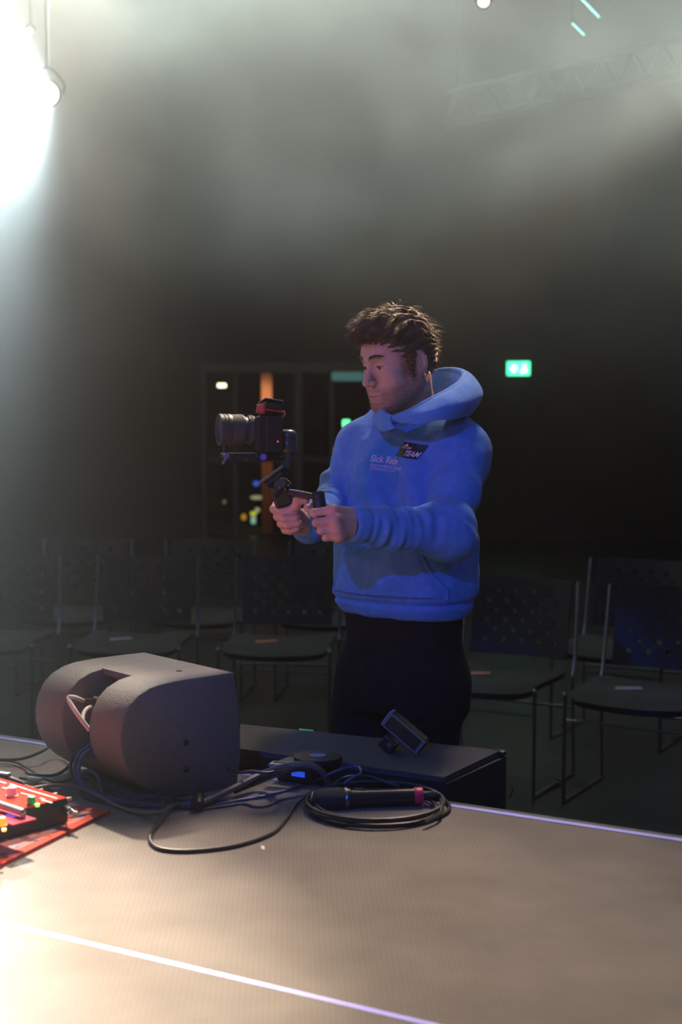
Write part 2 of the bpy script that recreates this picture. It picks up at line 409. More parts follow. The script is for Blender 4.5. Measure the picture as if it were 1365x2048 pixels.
flat([(-17 * u, 0), (-9 * u, 9 * u), (-5 * u, 5 * u), (-1 * u, 0), (-5 * u, -5 * u), (-9 * u, -9 * u)], -.02, M_exitw, 'arrow', ex)
flat([(11 * u, 11 * u), (14 * u, 9 * u), (14.5 * u, 3 * u), (18 * u, -4 * u), (17 * u, -8 * u), (12 * u, -7.5 * u), (7 * u, -10 * u), (4 * u, -8 * u), (5.5 * u, -4 * u), (9 * u, 1 * u), (9.5 * u, 8 * u)], -.02, M_exitw, 'running_figure', ex)
tag(ex, 'glowing green and white emergency exit sign on the dark far wall', 'sign')
l = bpy.data.lights.new('exit_glow', 'AREA'); l.energy = .6; l.color = (.25, 1, .6); l.size = sw; l.size_y = sh_; l.shape = 'RECTANGLE'
o = bpy.data.objects.new('exit_glow', l); C.objects.link(o); o.location = c + Vector((0, -.05, 0)); o.rotation_euler = (PI / 2, 0, 0)

# ------------------------------------------------------------------ stage
E0 = Vector((-.8154, 3.353, 0)); ED = Vector((1.4344, -.8205, 0)).normalized(); EN = Vector((-ED.y, ED.x, 0))   # EN points away from stage (towards hall)
def SP(t, n, z): return E0 + ED * t + EN * n + Vector((0, 0, z))
R_st = Matrix.Rotation(math.atan2(ED.y, ED.x), 3, 'Z')
st_joint = 1.075                                                  # distance of the white joint behind the edge
T0 = S(0, 1845); T1 = S(860, 2048)
jn = (T0 - E0).dot(EN)
def stage_slab(n0, n1, z0, z1, m, nm):
    bm = bmesh.new(); v = []
    for t, n, z in ((-4, n0, z0), (4.5, n0, z0), (4.5, n1, z0), (-4, n1, z0), (-4, n0, z1), (4.5, n0, z1), (4.5, n1, z1), (-4, n1, z1)):
        v.append(bm.verts.new(SP(t, n, z)))
    for f in ((3, 2, 1, 0), (4, 5, 6, 7), (0, 1, 5, 4), (1, 2, 6, 5), (2, 3, 7, 6), (3, 0, 4, 7)): bm.faces.new([v[i] for i in f])
    bmesh.ops.recalc_face_normals(bm, faces=bm.faces)
    return struct(nm, bm, m)
stage_slab(-3.6, 0.045, 0, SZ - .03, mat('stage_side_black', (.015, .015, .017), .7), 'stage_base')
stage_slab(jn + .004, -.011, SZ - .03, SZ, M_stage, 'stage_floor')
stage_slab(-3.6, jn - .004, SZ - .03, SZ, M_stage, 'stage_floor')
stage_slab(-.011, .006, SZ - .03, SZ + .001, M_alu_bluelit, 'trim_6')
stage_slab(.006, .045, SZ - .03, SZ - .006, mat('stage_lip_black', (.02, .02, .023), .5), 'trim_7')
stage_slab(jn - .004, jn + .004, SZ - .03, SZ + .0005, M_alu_bluelit, 'trim_8')

# ------------------------------------------------------------------ platform in front of the stage
PZ = .84
def Sz(px, py, z): return S(px, py, z - SZ)
pf0 = Sz(866, 1566, PZ); pb0 = Sz(1003, 1500, PZ)
pd = (pb0 - pf0); pdl = pd.length
plat = empty('stage_platform', (0, 0, 0))
tag(plat, 'low black carpet-topped platform standing against the stage edge by the person', 'platform')
R0 = pf0; PB = Vector((pb0.x, pb0.y, 0)); PD = (Sz(600, 1460, PZ) - pb0); PD.z = 0; PD.normalize()
wid = .80
q = [Vector((pf0.x, pf0.y, 0)), PB, PB + PD * wid, Vector((pf0.x, pf0.y, 0)) + PD * wid]
# keep the platform's front clear of the stage lip
for i in (0, 3):
    dn = (q[i] - E0).dot(EN)
    if dn < .05: q[i] = q[i] + EN * (.05 - dn)
def quadbox(q, z0, z1):
    bm = bmesh.new(); a = [bm.verts.new((p.x, p.y, z0)) for p in q]; b = [bm.verts.new((p.x, p.y, z1)) for p in q]
    bm.faces.new(a[::-1]); bm.faces.new(b)
    for i in range(4): bm.faces.new((a[i], a[(i + 1) % 4], b[(i + 1) % 4], b[i]))
    bmesh.ops.recalc_face_normals(bm, faces=bm.faces); return bm
M_carpet = mat('dark_grey_carpet', (.06, .055, .06), .95, noise=.45, nscale=300, bump=.8, bscale=600)
obj('carpet_top', quadbox(q, PZ - .012, PZ), M_carpet, plat, smooth=False)
qi = [p + (sum(q, Vector()) / 4 - p).normalized() * .012 for p in q]
obj('deck', quadbox(qi, PZ - .10, PZ - .012), M_black, plat, smooth=False)
for i in range(4):
    p = q[i] + (sum(q, Vector()) / 4 - q[i]).normalized() * .07
    obj('leg', cyl(bmesh.new(), (p.x, p.y, 0), (p.x, p.y, PZ - .1), .024), M_dchrome, plat)
bm = bmesh.new(); bx(bm, (q[1].x - .005, q[1].y - .0, PZ - .006), (.03, .02, .012), R_st)
obj('corner_cap', bm, M_black, plat, smooth=False, bevel=.004)
# black skirt / case below the deck on the right
sk = q[1].copy(); sk2 = q[0].copy()
bm = quadbox([sk2 + ED * .004, sk + ED * .012, sk - ED * .25, sk2 - ED * .25], 0.0, PZ - .014)
obj('skirt', bm, M_matte, plat, smooth=False)
hnd = spline([Sz(988, 1560, .74), Sz(992, 1572, .73), Sz(986, 1590, .70)], 6)
obj('tie_cord', tube(bmesh.new(), [p + Vector((.035, -.03, 0)) for p in hnd], .0015), M_cable, plat)
g = quadbox([Sz(598, 1458, PZ), Sz(626, 1460, PZ), Sz(628, 1463, PZ), Sz(599, 1461, PZ)], PZ, PZ + .001)
tag(obj('marking_tape', g, mat('green_tape', (.05, .75, .25), .6), smooth=False), 'short strip of green tape stuck near the platform\'s back edge', 'tape')

# ------------------------------------------------------------------ wedge monitor
LN = Vector((-.66, .751, 0)).normalized(); DP = Vector((-.751, -.66, 0)).normalized(); A = Vector((-.2148, 2.9124, SZ))
ML = .335
prof = [(0, .0), (-.010, .06), (-.009, .126), (-.003, .19), (.006, .236), (.012, .239), (.08, .240), (.14, .240), (.185, .238), (.215, .233), (.243, .221), (.264, .203), (.278, .178), (.285, .15), (.284, .12), (.276, .092), (.260, .066), (.236, .043), (.205, .022), (.165, .008), (.13, 0)]
def MM(u, t, z): return A + DP * u + LN * t + Vector((0, 0, z))
sp = empty('stage_monitor', A + LN * .16 + DP * .1)
tag(sp, 'dark textured wedge monitor speaker with a rounded back near the stage edge', 'speaker')
r0, r1 = .118, .222
bm = bmesh.new(); prism(bm, prof, 0.0, r0, MM, .006); 
prism(bm, prof, r1, ML, MM, .006)
inner = []
for (u, z) in prof:
    if u > .16 and z > .05:
        inner.append((min(u, .165), min(z, .238)) if z < .236 else (min(u, .165), z))
    else: inner.append((u, z))
inner = [(0, 0), (-.010, .06), (-.009, .126), (-.003, .19), (.006, .236), (.012, .239), (.08, .240), (.185, .238), (.183, .225), (.155, .215), (.150, .09), (.265, .072), (.260, .066), (.236, .043), (.205, .022), (.165, .008), (.13, 0)]
prism(bm, inner, r0 - .005, r1 + .005, MM)
obj('cabinet', bm, M_cab, sp, world=True)
bm = bmesh.new(); prism(bm, [(-.012, .02), (-.016, .126), (-.004, .232), (-.002, .232), (-.009, .126), (-.004, .02)], .012, ML - .012, MM)
obj('grille', bm, M_matte, sp, world=True, smooth=False)
bm = bmesh.new(); prism(bm, [(.150, .10), (.155, .10), (.158, .2), (.153, .2)], r0 + .008, r1 - .008, MM)
pp = obj('connector_plate', bm, M_matte, sp, world=True, smooth=False)
for (t, z) in ((.148, .165), (.19, .165), (.148, .125), (.19, .125)):
    bm = bmesh.new(); lathe(bm, MM(.153, t, z), MM(.166, t, z), [(0, .014), (.8, .014), (.8, .010), (1, .010)], 18)
    obj('socket', bm, M_black, pp, world=True)
for (u_, z) in ((.13, .11), (.13, .055)):
    bm = bmesh.new(); lathe(bm, MM(u_, .004, z), MM(u_, -.003, z), [(0, .007), (.7, .007), (1, .004)], 14)
    obj('mount_screw', bm, M_matte, sp, world=True)
bm = bmesh.new(); bx(bm, MM(.09, .08, .2405), (.012, .004, .002)); obj('badge_stud', bm, M_matte, sp, world=True, smooth=False)
for t in (.03, ML - .03):
    for u_ in (.02, .12):
        pass

# ------------------------------------------------------------------ cables
def cable(pts, r, m, label, name='cable', group=None, seg=8):
    P3 = [S(a, b, max(h, r)) for a, b, h in pts]
    o = obj(name, tube(bmesh.new(), spline(P3, seg), r), m)
    return tag(o, label, 'cable', group)
cable([(632, 1580, .022), (612, 1592, .012), (590, 1612, .004), (572, 1640, .004), (542, 1668, .004), (470, 1692, .004), (380, 1702, .004), (322, 1698, .004), (301, 1682, .004), (306, 1662, .006), (318, 1646, .008), (326, 1622, .02), (322, 1596, .025), (300, 1572, .02), (262, 1552, .012), (215, 1546, .006), (175, 1552, .006)], .0036, M_cable,
      'black cable sweeping across the stage from the microphone coil towards the monitor')
cable([(60, 1578, .03), (105, 1571, .028), (150, 1573, .022), (190, 1588, .014), (235, 1612, .006), (280, 1626, .006), (322, 1624, .02), (345, 1612, .012), (380, 1606, .006)], .004, M_gcable,
      'grey cable running from behind the red mixer to the front of the monitor')
cable([(-20, 1519, .01), (40, 1518, .015), (85, 1502, .03), (112, 1482, .04), (135, 1480, .04), (148, 1502, .03), (140, 1530, .02), (112, 1549, .012), (70, 1550, .008), (52, 1545, .008)], .0036, M_cable,
      'black cable making a tall loop left of the monitor')
cable([(-20, 1520, .006), (25, 1523, .006), (55, 1536, .006), (80, 1552, .006), (108, 1562, .006), (125, 1566, .004)], .0024, M_cable,
      'thin black cable lying under the tall loop at the left edge')
def world_cable(P3, r, m, label):
    return tag(obj('cable', tube(bmesh.new(), spline(P3, 8), r), m), label, 'cable')
for k, (dt, r_) in enumerate(((0, .0042), (-.016, .004), (.016, .0036))):
    t_ = .165 + dt
    pts3 = [MM(.160, t_, .135 - .01 * k), MM(.205, t_, .118), MM(.262, t_, .092), MM(.285, t_ - .004, .078), MM(.296, t_ - .012, .05), MM(.290, t_ - .03, .02), MM(.280 + dt, t_ - .07, .006), MM(.262 + dt, t_ - .13, .0055), MM(.225 + dt * .8, t_ - .20, .0055), MM(.165 + dt * .8, t_ - .235, .006), MM(.11 + dt * .8, t_ - .24, .006)]
    world_cable(pts3, r_, mat('blue_lit_cable_rubber', (.05, .08, .22), .4) if k != 2 else M_cable,  # blue light falling on the cables is mixed into their rubber colour
          ['thick blue-black cable hanging from the monitor\'s socket recess', 'blue-lit black cable hanging beside the thick one, right of it', 'black cable hanging beside the thick one, left of it'][k])
# tangle in front of the monitor
for k, pts in enumerate([[(170, 1560, .006), (215, 1540, .014), (262, 1546, .02), (300, 1570, .016), (318, 1600, .008), (290, 1612, .006), (240, 1596, .006), (200, 1572, .006), (172, 1552, .01)],
                         [(165, 1548, .02), (185, 1542, .03), (200, 1560, .02), (206, 1590, .008), (222, 1604, .006), (262, 1600, .006), (300, 1592, .012), (352, 1600, .006)],
                         [(250, 1560, .012), (290, 1575, .012), (330, 1590, .012), (370, 1601, .01), (420, 1598, .01)],
                         [(190, 1586, .006), (230, 1578, .01), (262, 1590, .01), (282, 1606, .006), (330, 1610, .004), (372, 1616, .004), (420, 1612, .004), (470, 1604, .004)]]):
    cable(pts, (.0034, .0042, .0038, .003)[k], (M_cable, mat('blue_lit_cable_rubber', (.05, .08, .22), .4), M_cable, M_cable)[k],
          ['black cable curled in a flat loop at the foot of the monitor', 'blue-lit black cable bent sharply down beside the rug corner', 'black cable lying straight along the monitor\'s front foot', 'thin black cable trailing right under the tangle'][k])
cable([(404, 1606, .014), (440, 1590, .018), (480, 1570, .024), (530, 1546, .034), (578, 1531, .066), (620, 1530, .066), (645, 1545, .045), (658, 1568, .012)], .0068, M_gcable,
      'thick grey cable arching from the monitor to the stage edge')
cable([(470, 1582, .012), (520, 1562, .02), (565, 1545, .054), (600, 1537, .06), (630, 1542, .05), (648, 1556, .014), (655, 1574, .006)], .006, M_cable,
      'thick black cable nested under the grey arching one')
cable([(410, 1611, .003), (470, 1602, .003), (530, 1592, .003), (585, 1577, .003), (622, 1566, .003), (660, 1548, .046), (694, 1536, .046), (718, 1534, .046), (722, 1546, .043), (704, 1556, .043), (690, 1566, .043)], .003, mat('blue_lit_cable_rubber', (.05, .08, .22), .4),
      'thin blue-lit black cable crossing to the platform and hooking back')
cable([(405, 1618, .003), (450, 1612, .003), (486, 1607, .003), (510, 1613, .003), (535, 1611, .003), (560, 1600, .003), (590, 1594, .003), (625, 1588, .012)], .0026, M_gcable,
      'thin wavy grey cable between the monitor and the microphone')
cable([(664, 1574, .01), (680, 1560, .02), (706, 1552, .03), (742, 1554, .028), (775, 1566, .02), (800, 1574, .012)], .003, M_cable,
      'thin black cable arching behind the microphone')
cable([(455, 1537, .045), (480, 1545, .046), (505, 1543, .048), (535, 1546, .046), (560, 1540, .046)], .0034, M_cable,
      'black cable lying on the pale stage edge right of the monitor')
cable([(150, 1555, .01), (120, 1566, .012), (100, 1566, .014), (70, 1560, .02), (40, 1556, .02)], .003, M_cable,
      'short black cable behind the red mixer\'s sockets')
# pale cable ends in the monitor recess
p0 = MM(.166, .148, .165); q1 = P(168, 1402, p0.y); q2 = P(137, 1397, p0.y - .07); q3 = P(152, 1424, p0.y - .09); q4 = P(180, 1461, p0.y - .10)
def plug(a, b, r, m=M_black, name='plug'):
    bm = bmesh.new(); lathe(bm, a, b, [(0, r), (.55, r), (.6, r * 1.12), (.8, r * 1.12), (.82, r * .7), (1, r * .55)], 16); return bm
pc = empty('speaker_cable', q2); tag(pc, 'pale speaker cable bent sharply at the plug in the monitor recess', 'cable')
obj('jacket', tube(bmesh.new(), spline([q1, q2 + Vector((.012, .01, 0)), q2, q3, q4], 8), .0045), M_pale, pc, world=True)
obj('plug', plug(p0, q1, .012), M_black, pc, world=True)
p1 = MM(.166, .175, .14)
pc = empty('speaker_cable', p1); tag(pc, 'short curved pale cable plugged in right of the sharply bent one', 'cable')
obj('jacket', tube(bmesh.new(), spline([P(187, 1413, p1.y - .02), P(176, 1416, p1.y - .05), P(167, 1428, p1.y - .07), P(165, 1445, p1.y - .09)], 8), .0045), M_pale, pc, world=True)
obj('plug', plug(p1, P(187, 1413, p1.y - .02), .011), M_black, pc, world=True)
# connector lying by the monitor foot
a_ = S(397, 1612, .012); b_ = S(398, 1585, .016)
cn = empty('cable_connector', a_); tag(cn, 'black barrel connector standing in front of the monitor\'s right foot', 'connector')
bm = bmesh.new(); lathe(bm, S(396, 1612, .013), S(399, 1584, .02), [(0, .009), (.1, .0125), (.6, .0125), (.65, .0105), (1, .009)], 18); obj('barrel', bm, M_black, cn, world=True)
bm = bmesh.new(); lathe(bm, S(396.4, 1607, .0135), S(397.4, 1600, .015), [(0, .0128), (.5, .0135), (1, .0128)], 18); obj('latch_ring', bm, M_dchrome, cn, world=True)

# ------------------------------------------------------------------ microphone and its cable coil
cc = S(752, 1619)
pts = []
turns = 5.15; N = 150
for i in range(N):
    t = i / (N - 1); a = 2 * PI * turns * t + 2.9; k = t * turns
    rx = .128 + .012 * math.sin(k * 2.3); ry = .125 + .018 * math.cos(k * 1.7 + .5)
    ox = .006 * math.sin(k * 3.1); oy = .012 * math.cos(k * 2.1)
    z = .0042 + .0045 * (k % 4) * .9
    pts.append(cc + Vector((ox + rx * math.cos(a), oy + ry * math.sin(a), z)))
coil = obj('cable_coil', tube(bmesh.new(), pts, .0034), M_cable)
tag(coil, 'black microphone cable coiled on the stage under the microphone', 'cable')
ma = P(627, 1602, 2.74); mb = P(846, 1592, 2.76)
mic = empty('microphone', ma.lerp(mb, .5)); tag(mic, 'black handheld microphone with a red ring resting on its coiled cable', 'microphone')
def along(s): return ma.lerp(mb, s)
bm = bmesh.new(); lathe(bm, along(0), along(.30), [(0, .004), (.02, .014), (.08, .020), (.2, .0235), (.62, .0245), (.85, .0235), (1, .021)], 28)
obj('head_grille', bm, mat('mic_mesh', (.03, .03, .035), .6, bump=1.0, bscale=900), mic, world=True)
bm = bmesh.new(); lathe(bm, along(.30), along(.92), [(0, .0225), (.03, .0235), (.06, .0225), (.07, .0195), (.4, .0175), (1, .0165)], 28)
obj('body', bm, mat('mic_satin_black', (.02, .02, .022), .28), mic, world=True)
bm = bmesh.new(); lathe(bm, along(.285), along(.315), [(0, .0235), (.3, .0245), (.7, .0245), (1, .0235)], 28)
obj('collar_ring', bm, M_dchrome, mic, world=True)
bm = bmesh.new(); lathe(bm, along(.92), along(1.0), [(0, .0170), (.1, .0175), (.9, .0175), (1, .0165)], 28)
obj('colour_ring', bm, mat('magenta_ring', (.8, .03, .12), .4), mic, world=True)
up = Vector((0, 0, 1))
bm = bmesh.new(); bx(bm, along(.42) + up * .0195, (.022, .007, .003)); obj('switch', bm, M_black, mic, world=True, smooth=False, bevel=.001)
bm = bmesh.new(); lathe(bm, along(1.0), along(1.16), [(0, .0095), (.55, .0095), (.6, .0105), (.8, .0105), (.85, .006), (1, .0045)], 18)
obj('cable_plug', bm, M_black, mic, world=True)
obj('cable_tail', tube(bmesh.new(), spline([along(1.16), along(1.19) + Vector((0, -.01, -.004)), S(884, 1606, .02), S(880, 1628, .014), S(850, 1645, .012)], 8), .0034), M_cable, mic, world=True)

# ------------------------------------------------------------------ gadgets near the stage edge
# black device with blue display
g0 = S(590, 1566, .0)
dv = empty('power_unit', g0, math.atan2(ED.y, ED.x)); tag(dv, 'small black power unit with a blue display under the arching cables', 'device')
obj('case', box((0, .02, .022), (.085, .05, .042)), M_black, dv, smooth=False, bevel=.004)
obj('display', box((.012, -.006, .022), (.031, .003, .011)), mat('blue_display', (.02, .08, .8), .3, emit=(.03, .12, .95), es=.55), dv, smooth=False)
g1 = Sz(575, 1534, PZ)
pr = empty('cable_protector', g1, math.radians(-18)); tag(pr, 'flat grey block lying on the platform behind the arching cables', 'block')
obj('body', box((0, 0, .004), (.075, .03, .008)), mat('grey_rubber', (.25, .23, .21), .7), pr, smooth=False, bevel=.003)
obj('groove', box((0, 0, .0085), (.06, .006, .002)), M_matte, pr, smooth=False)
# flat tape roll
tr = empty('tape_roll', Sz(636, 1522, PZ)); tag(tr, 'flat black roll of tape lying on the platform', 'tape roll')
bm = bmesh.new(); lathe(bm, (0, 0, 0), (0, 0, .012), [(0, .048), (0.05, .051), (.95, .051), (1, .048), (1.0, .02), (.7, .0195)], 32); obj('roll', bm, M_matte, tr)
bm = bmesh.new(); lathe(bm, (0, 0, .009), (0, 0, .0135), [(0, .019), (1, .019), (1, .0165), (.8, .0165)], 28); obj('core', bm, mat('blue_card', (.05, .09, .3), .6), tr)

# small light panel on a clamp, leaning on the platform
a = Sz(838, 1512, PZ + .005)
th = math.radians(-40)
lp = empty('clip_lamp', Sz(812, 1507, PZ)); lp.rotation_euler = (0, 0, math.radians(-20))
tag(lp, 'small dark light panel tilted on its clamp foot on the platform', 'light')
Rt = Matrix.Rotation(math.radians(37), 3, 'Y')
cpt = Vector((0.0, 0, .048))
obj('housing', box(cpt, (.094, .032, .036), Rt), M_black, lp, smooth=False, bevel=.003)
bm = bmesh.new()
for dz in (-.016, .016): bx(bm, cpt + Rt @ Vector((0, -.018, dz + .0)), (.094, .006, .003), Rt)
for dx in (-.046, .046): bx(bm, cpt + Rt @ Vector((dx, -.018, 0)), (.008, .006, .034), Rt)
obj('front_frame', bm, mat('grey_bezel', (.16, .16, .17), .5), lp, smooth=False, bevel=.001)
obj('end_cap', box(cpt + Rt @ Vector((-.049, 0, 0)), (.006, .03, .034), Rt), mat('light_lens', (.3, .35, .6), .3), lp, smooth=False, bevel=.002)
obj('end_cap', box(cpt + Rt @ Vector((.049, 0, 0)), (.005, .026, .03), Rt), M_black, lp, smooth=False, bevel=.002)
obj('clamp_foot', box((-.038, 0, .018), (.030, .03, .034), Matrix.Rotation(math.radians(-48), 3, 'Y')), M_black, lp, smooth=False, bevel=.003)
bm = bmesh.new(); cyl(bm, (-.03, -.02, .02), (-.03, .02, .02), .006); obj('clamp_bolt', bm, M_dchrome, lp)

# ------------------------------------------------------------------ rug and red mixer
rc = S(207, 1630); re_ = S(0, 1737) - S(165, 1655); re_.z = 0; re_.normalize(); rf = Vector((-re_.y, re_.x, 0))
if rf.x > 0: rf = -rf
rug = empty('rug', rc); tag(rug, 'patterned red rug with a brighter red border at the left edge of the stage', 'rug')
rl = S(165, 1655)
def rquad(a0, a1, b0, b1, z0, z1):
    o_ = rl
    return quadbox([o_ + re_ * a0 + rf * b0, o_ + re_ * a1 + rf * b0, o_ + re_ * a1 + rf * b1, o_ + re_ * a0 + rf * b1], SZ + z0, SZ + z1)
M_rug = mat('rug_pile', (.35, .16, .13), .95, bump=.9, bscale=400)
nt = M_rug.node_tree; vo = nt.nodes.new('ShaderNodeTexVoronoi'); vo.inputs['Scale'].default_value = 55
tcn = nt.nodes['Texture Coordinate']; nt.links.new(tcn.outputs['Object'], vo.inputs['Vector'])
cr = nt.nodes.new('ShaderNodeValToRGB'); els = cr.color_ramp.elements; els[0].color = (.50, .06, .05, 1); els[1].color = (.70, .50, .42, 1)
e = els.new(.45); e.color = (.60, .22, .18, 1); e = els.new(.7); e.color = (.16, .10, .16, 1)
nt.links.new(vo.outputs['Color'], cr.inputs[0]); nt.links.new(cr.outputs[0], nt.nodes['Principled BSDF'].inputs['Base Color'])
obj('field', rquad(-.08, 1.6, .020, 1.2, .0, .006), M_rug, rug, world=True, smooth=False)
M_rb = mat('rug_border', (.55, .045, .03), .95, noise=.3, nscale=150, bump=.9, bscale=400)
bm = rquad(-.10, 1.6, 0, .020, .0, .0068); obj('border', bm, M_rb, rug, world=True, smooth=False)
bm = rquad(-.10, -.08, .020, 1.2, .0, .0068); obj('border', bm, M_rb, rug, world=True, smooth=False)

MZ = SZ + .007
mx0 = Sz(137, 1645, MZ); MT = .045
da = Vector((-.742, .670, 0)).normalized(); db = Vector((-.670, -.742, 0)).normalized()
mxr = empty('effects_mixer', mx0); tag(mxr, 'red topped effects mixer with coloured knobs standing on the rug', 'mixer')
mxr.rotation_euler = (0, 0, math.atan2(da.y, da.x))
# local frame: x along da (back edge, away), y = to the camera-left side
ly = -1 if Vector((-da.y, da.x, 0)).dot(db) < 0 else 1
WX, WY = .42, .30
obj('case', box((WX / 2, ly * WY / 2, MT / 2), (WX, WY, MT)), M_black, mxr, smooth=False, bevel=.003)
obj('top_panel', box((WX / 2, ly * WY / 2, MT + .0015), (WX - .003, WY - .003, .003)), M_red, mxr, smooth=False, bevel=.001)
def ml(px, py, h=0.0):
    p = Sz(px, py, MZ + MT + .003 + h) - mx0; p = Matrix.Rotation(-math.atan2(da.y, da.x), 3, 'Z') @ p; return p
def knob(px, py, r, h, m, nm='knob'):
    c = ml(px, py); bm = bmesh.new(); lathe(bm, (c.x, c.y, MT + .002), (c.x, c.y, MT + .003 + h), [(0, r), (.15, r), (.2, r * .85), (.92, r * .78), (1, r * .6)], 20)
    k = obj(nm, bm, m, mxr); k['label'] = nm
    return k
M_kw = mat('white_knob_plastic', (.8, .72, .74), .4); M_kg = mat('green_knob_plastic', (.02, .4, .08), .35)
knob(24, 1592, .0115, .018, M_kw)['label'] = 'white knob'
knob(63, 1608, .010, .015, M_kg)['label'] = 'green knob'
knob(4, 1650, .009, .014, mat('amber_knob', (1, .35, .03), .4, emit=(1, .32, .02), es=1.0))['label'] = 'amber lit knob'
for kx in range(4):
    for ky in range(2):
        bm = bmesh.new(); X_, Y_ = .20 + .055 * kx, ly * (.06 + .09 * ky); lathe(bm, (X_, Y_, MT + .002), (X_, Y_, MT + .02), [(0, .011), (.15, .011), (.2, .0095), (.92, .0085), (1, .0065)], 16); obj('knob', bm, M_black if (kx + ky) % 2 else M_kw, mxr)
c = ml(75, 1612); obj('indicator', cyl(bmesh.new(), (c.x, c.y, MT + .002), (c.x, c.y, MT + .007), .004), mat('green_led', (.3, 1, .1), .4, emit=(.4, 1, .05), es=1.4), mxr)
c = ml(8, 1661); obj('indicator', cyl(bmesh.new(), (c.x, c.y, MT + .002), (c.x, c.y, MT + .006), .004), mat('amber_led', (1, .6, .1), .4, emit=(1, .55, .05), es=1.8), mxr)
r_a = ml(-60, 1590, .012); r_b = ml(46, 1625, .012)
obj('foot_bar', tube(bmesh.new(), [r_a, r_a.lerp(r_b, .5), r_b], .0065, 12), mat('grey_bar', (.35, .35, .34), .4, metal=.6), mxr)
obj('bar_post', cyl(bmesh.new(), r_b - Vector((0, 0, .013)), r_b, .005), M_dchrome, mxr)
M_print = mat('white_print', (.85, .7, .68), .6)
for (x0, y0, x1, y1, wpx) in ((20, 1568, 54, 1579, 4), (56, 1580, 114, 1597, 4), (5, 1575, 20, 1579, 4), (42, 1586, 66, 1592, 3), (84, 1600, 104, 1606, 4), (80, 1596, 90, 1599, 3), (-10, 1560, 12, 1567, 4)):
    a_ = ml(x0, y0); b_ = ml(x1, y1); d = (b_ - a_); n = Vector((-d.y, d.x, 0)).normalized() * wpx * .0006
    bm = bmesh.new(); z = Vector((0, 0, 1)) * (MT + .0035)
    vs = [Vector((p.x, p.y, 0)) + z for p in (a_ - n, b_ - n, b_ + n, a_ + n)]; bm.faces.new([bm.verts.new(v) for v in vs])
    obj('printed_line', bm, M_print, mxr, smooth=False)
a_ = ml(-5, 1633); b_ = ml(45, 1640)
obj('bar_shade', box(((a_.x + b_.x) / 2, (a_.y + b_.y) / 2, MT + .004), (.09, .05, .003)), mat('shaded_red_enamel', (.35, .01, .04), .8, spec=.1), mxr, smooth=False)  # dark-red shade under the bar, added as a darker panel
c = ml(22, 1635); obj('indicator', box((c.x, c.y, MT + .0062), (.022, .006, .002)), mat('violet_led', (.3, .1, .8), .4, emit=(.25, .08, .9), es=.7), mxr, smooth=False)
for k in range(2):
    obj('foot', cyl(bmesh.new(), (.04 + .3 * k, ly * (WY - .03), -.0065), (.04 + .3 * k, ly * (WY - .03), .001), .008), M_black, mxr)
# jack plugs on the right end and along the back edge
def jack(i, x, y, dirv, label):
    e_ = empty('jack_plug', mx0); tag(e_, label, 'plug')
    base = Matrix.Rotation(math.atan2(da.y, da.x), 3, 'Z') @ Vector((x, y, .028)) + mx0
    bm = bmesh.new(); lathe(bm, base, base + dirv * .032, [(0, .0065), (.1, .0085), (.75, .0085), (.8, .006), (1, .004)], 16); obj('barrel', bm, M_chrome, e_, world=True)
    bm = bmesh.new(); cyl(bm, base + dirv * .032, base + dirv * .044, .0036); obj('strain_relief', bm, M_pale, e_, world=True)
jack(0, .0, ly * .012, -da, 'silver jack plug in the mixer\'s right end facing the monitor')
for k in range(3): jack(k, .05 + .045 * k, 0, -db, ['silver plug on the mixer\'s back edge, nearest its right corner', 'middle silver plug of the three on the mixer\'s back edge', 'leftmost silver plug of the three on the mixer\'s back edge'][k])
# two large plugs lying behind the mixer
for k, (a3, b3, lab) in enumerate(((S(-12, 1553, .035), S(50, 1573, .022), 'large pale topped cable plug lying behind the mixer at the left edge'), (S(58, 1566, .016), S(104, 1574, .014), 'silver collared plug lying between the mixer and the looped cable'))):
    e_ = empty('cable_plug', a3); tag(e_, lab, 'plug')
    bm = bmesh.new(); lathe(bm, a3, b3, [(0, .013), (.45, .013), (.46, .0115), (.9, .0105), (1, .007)], 20); obj('barrel', bm, (M_black, M_chrome)[k], e_, world=True)
    bm = bmesh.new(); d_ = (b3 - a3).normalized(); cyl(bm, b3, b3 + d_ * .02, .0055, .004); obj('collar', bm, (M_pale, M_pale)[k], e_, world=True)
    bm = bmesh.new(); bx(bm, a3.lerp(b3, .3) + Vector((0, 0, .0125)), (.03, .012, .004), Matrix.Rotation(math.atan2(d_.y, d_.x), 3, 'Z')); obj('latch', bm, M_pale, e_, world=True, smooth=False)
# a crumb of white gaffer on the stage
sc_ = quadbox([S(522, 1692), S(529, 1693), S(530, 1700), S(524, 1699)], SZ, SZ + .001)
tag(obj('tape_scrap', sc_, M_white, smooth=False), 'tiny white tape scrap on the stage under the sweeping cable', 'scrap')

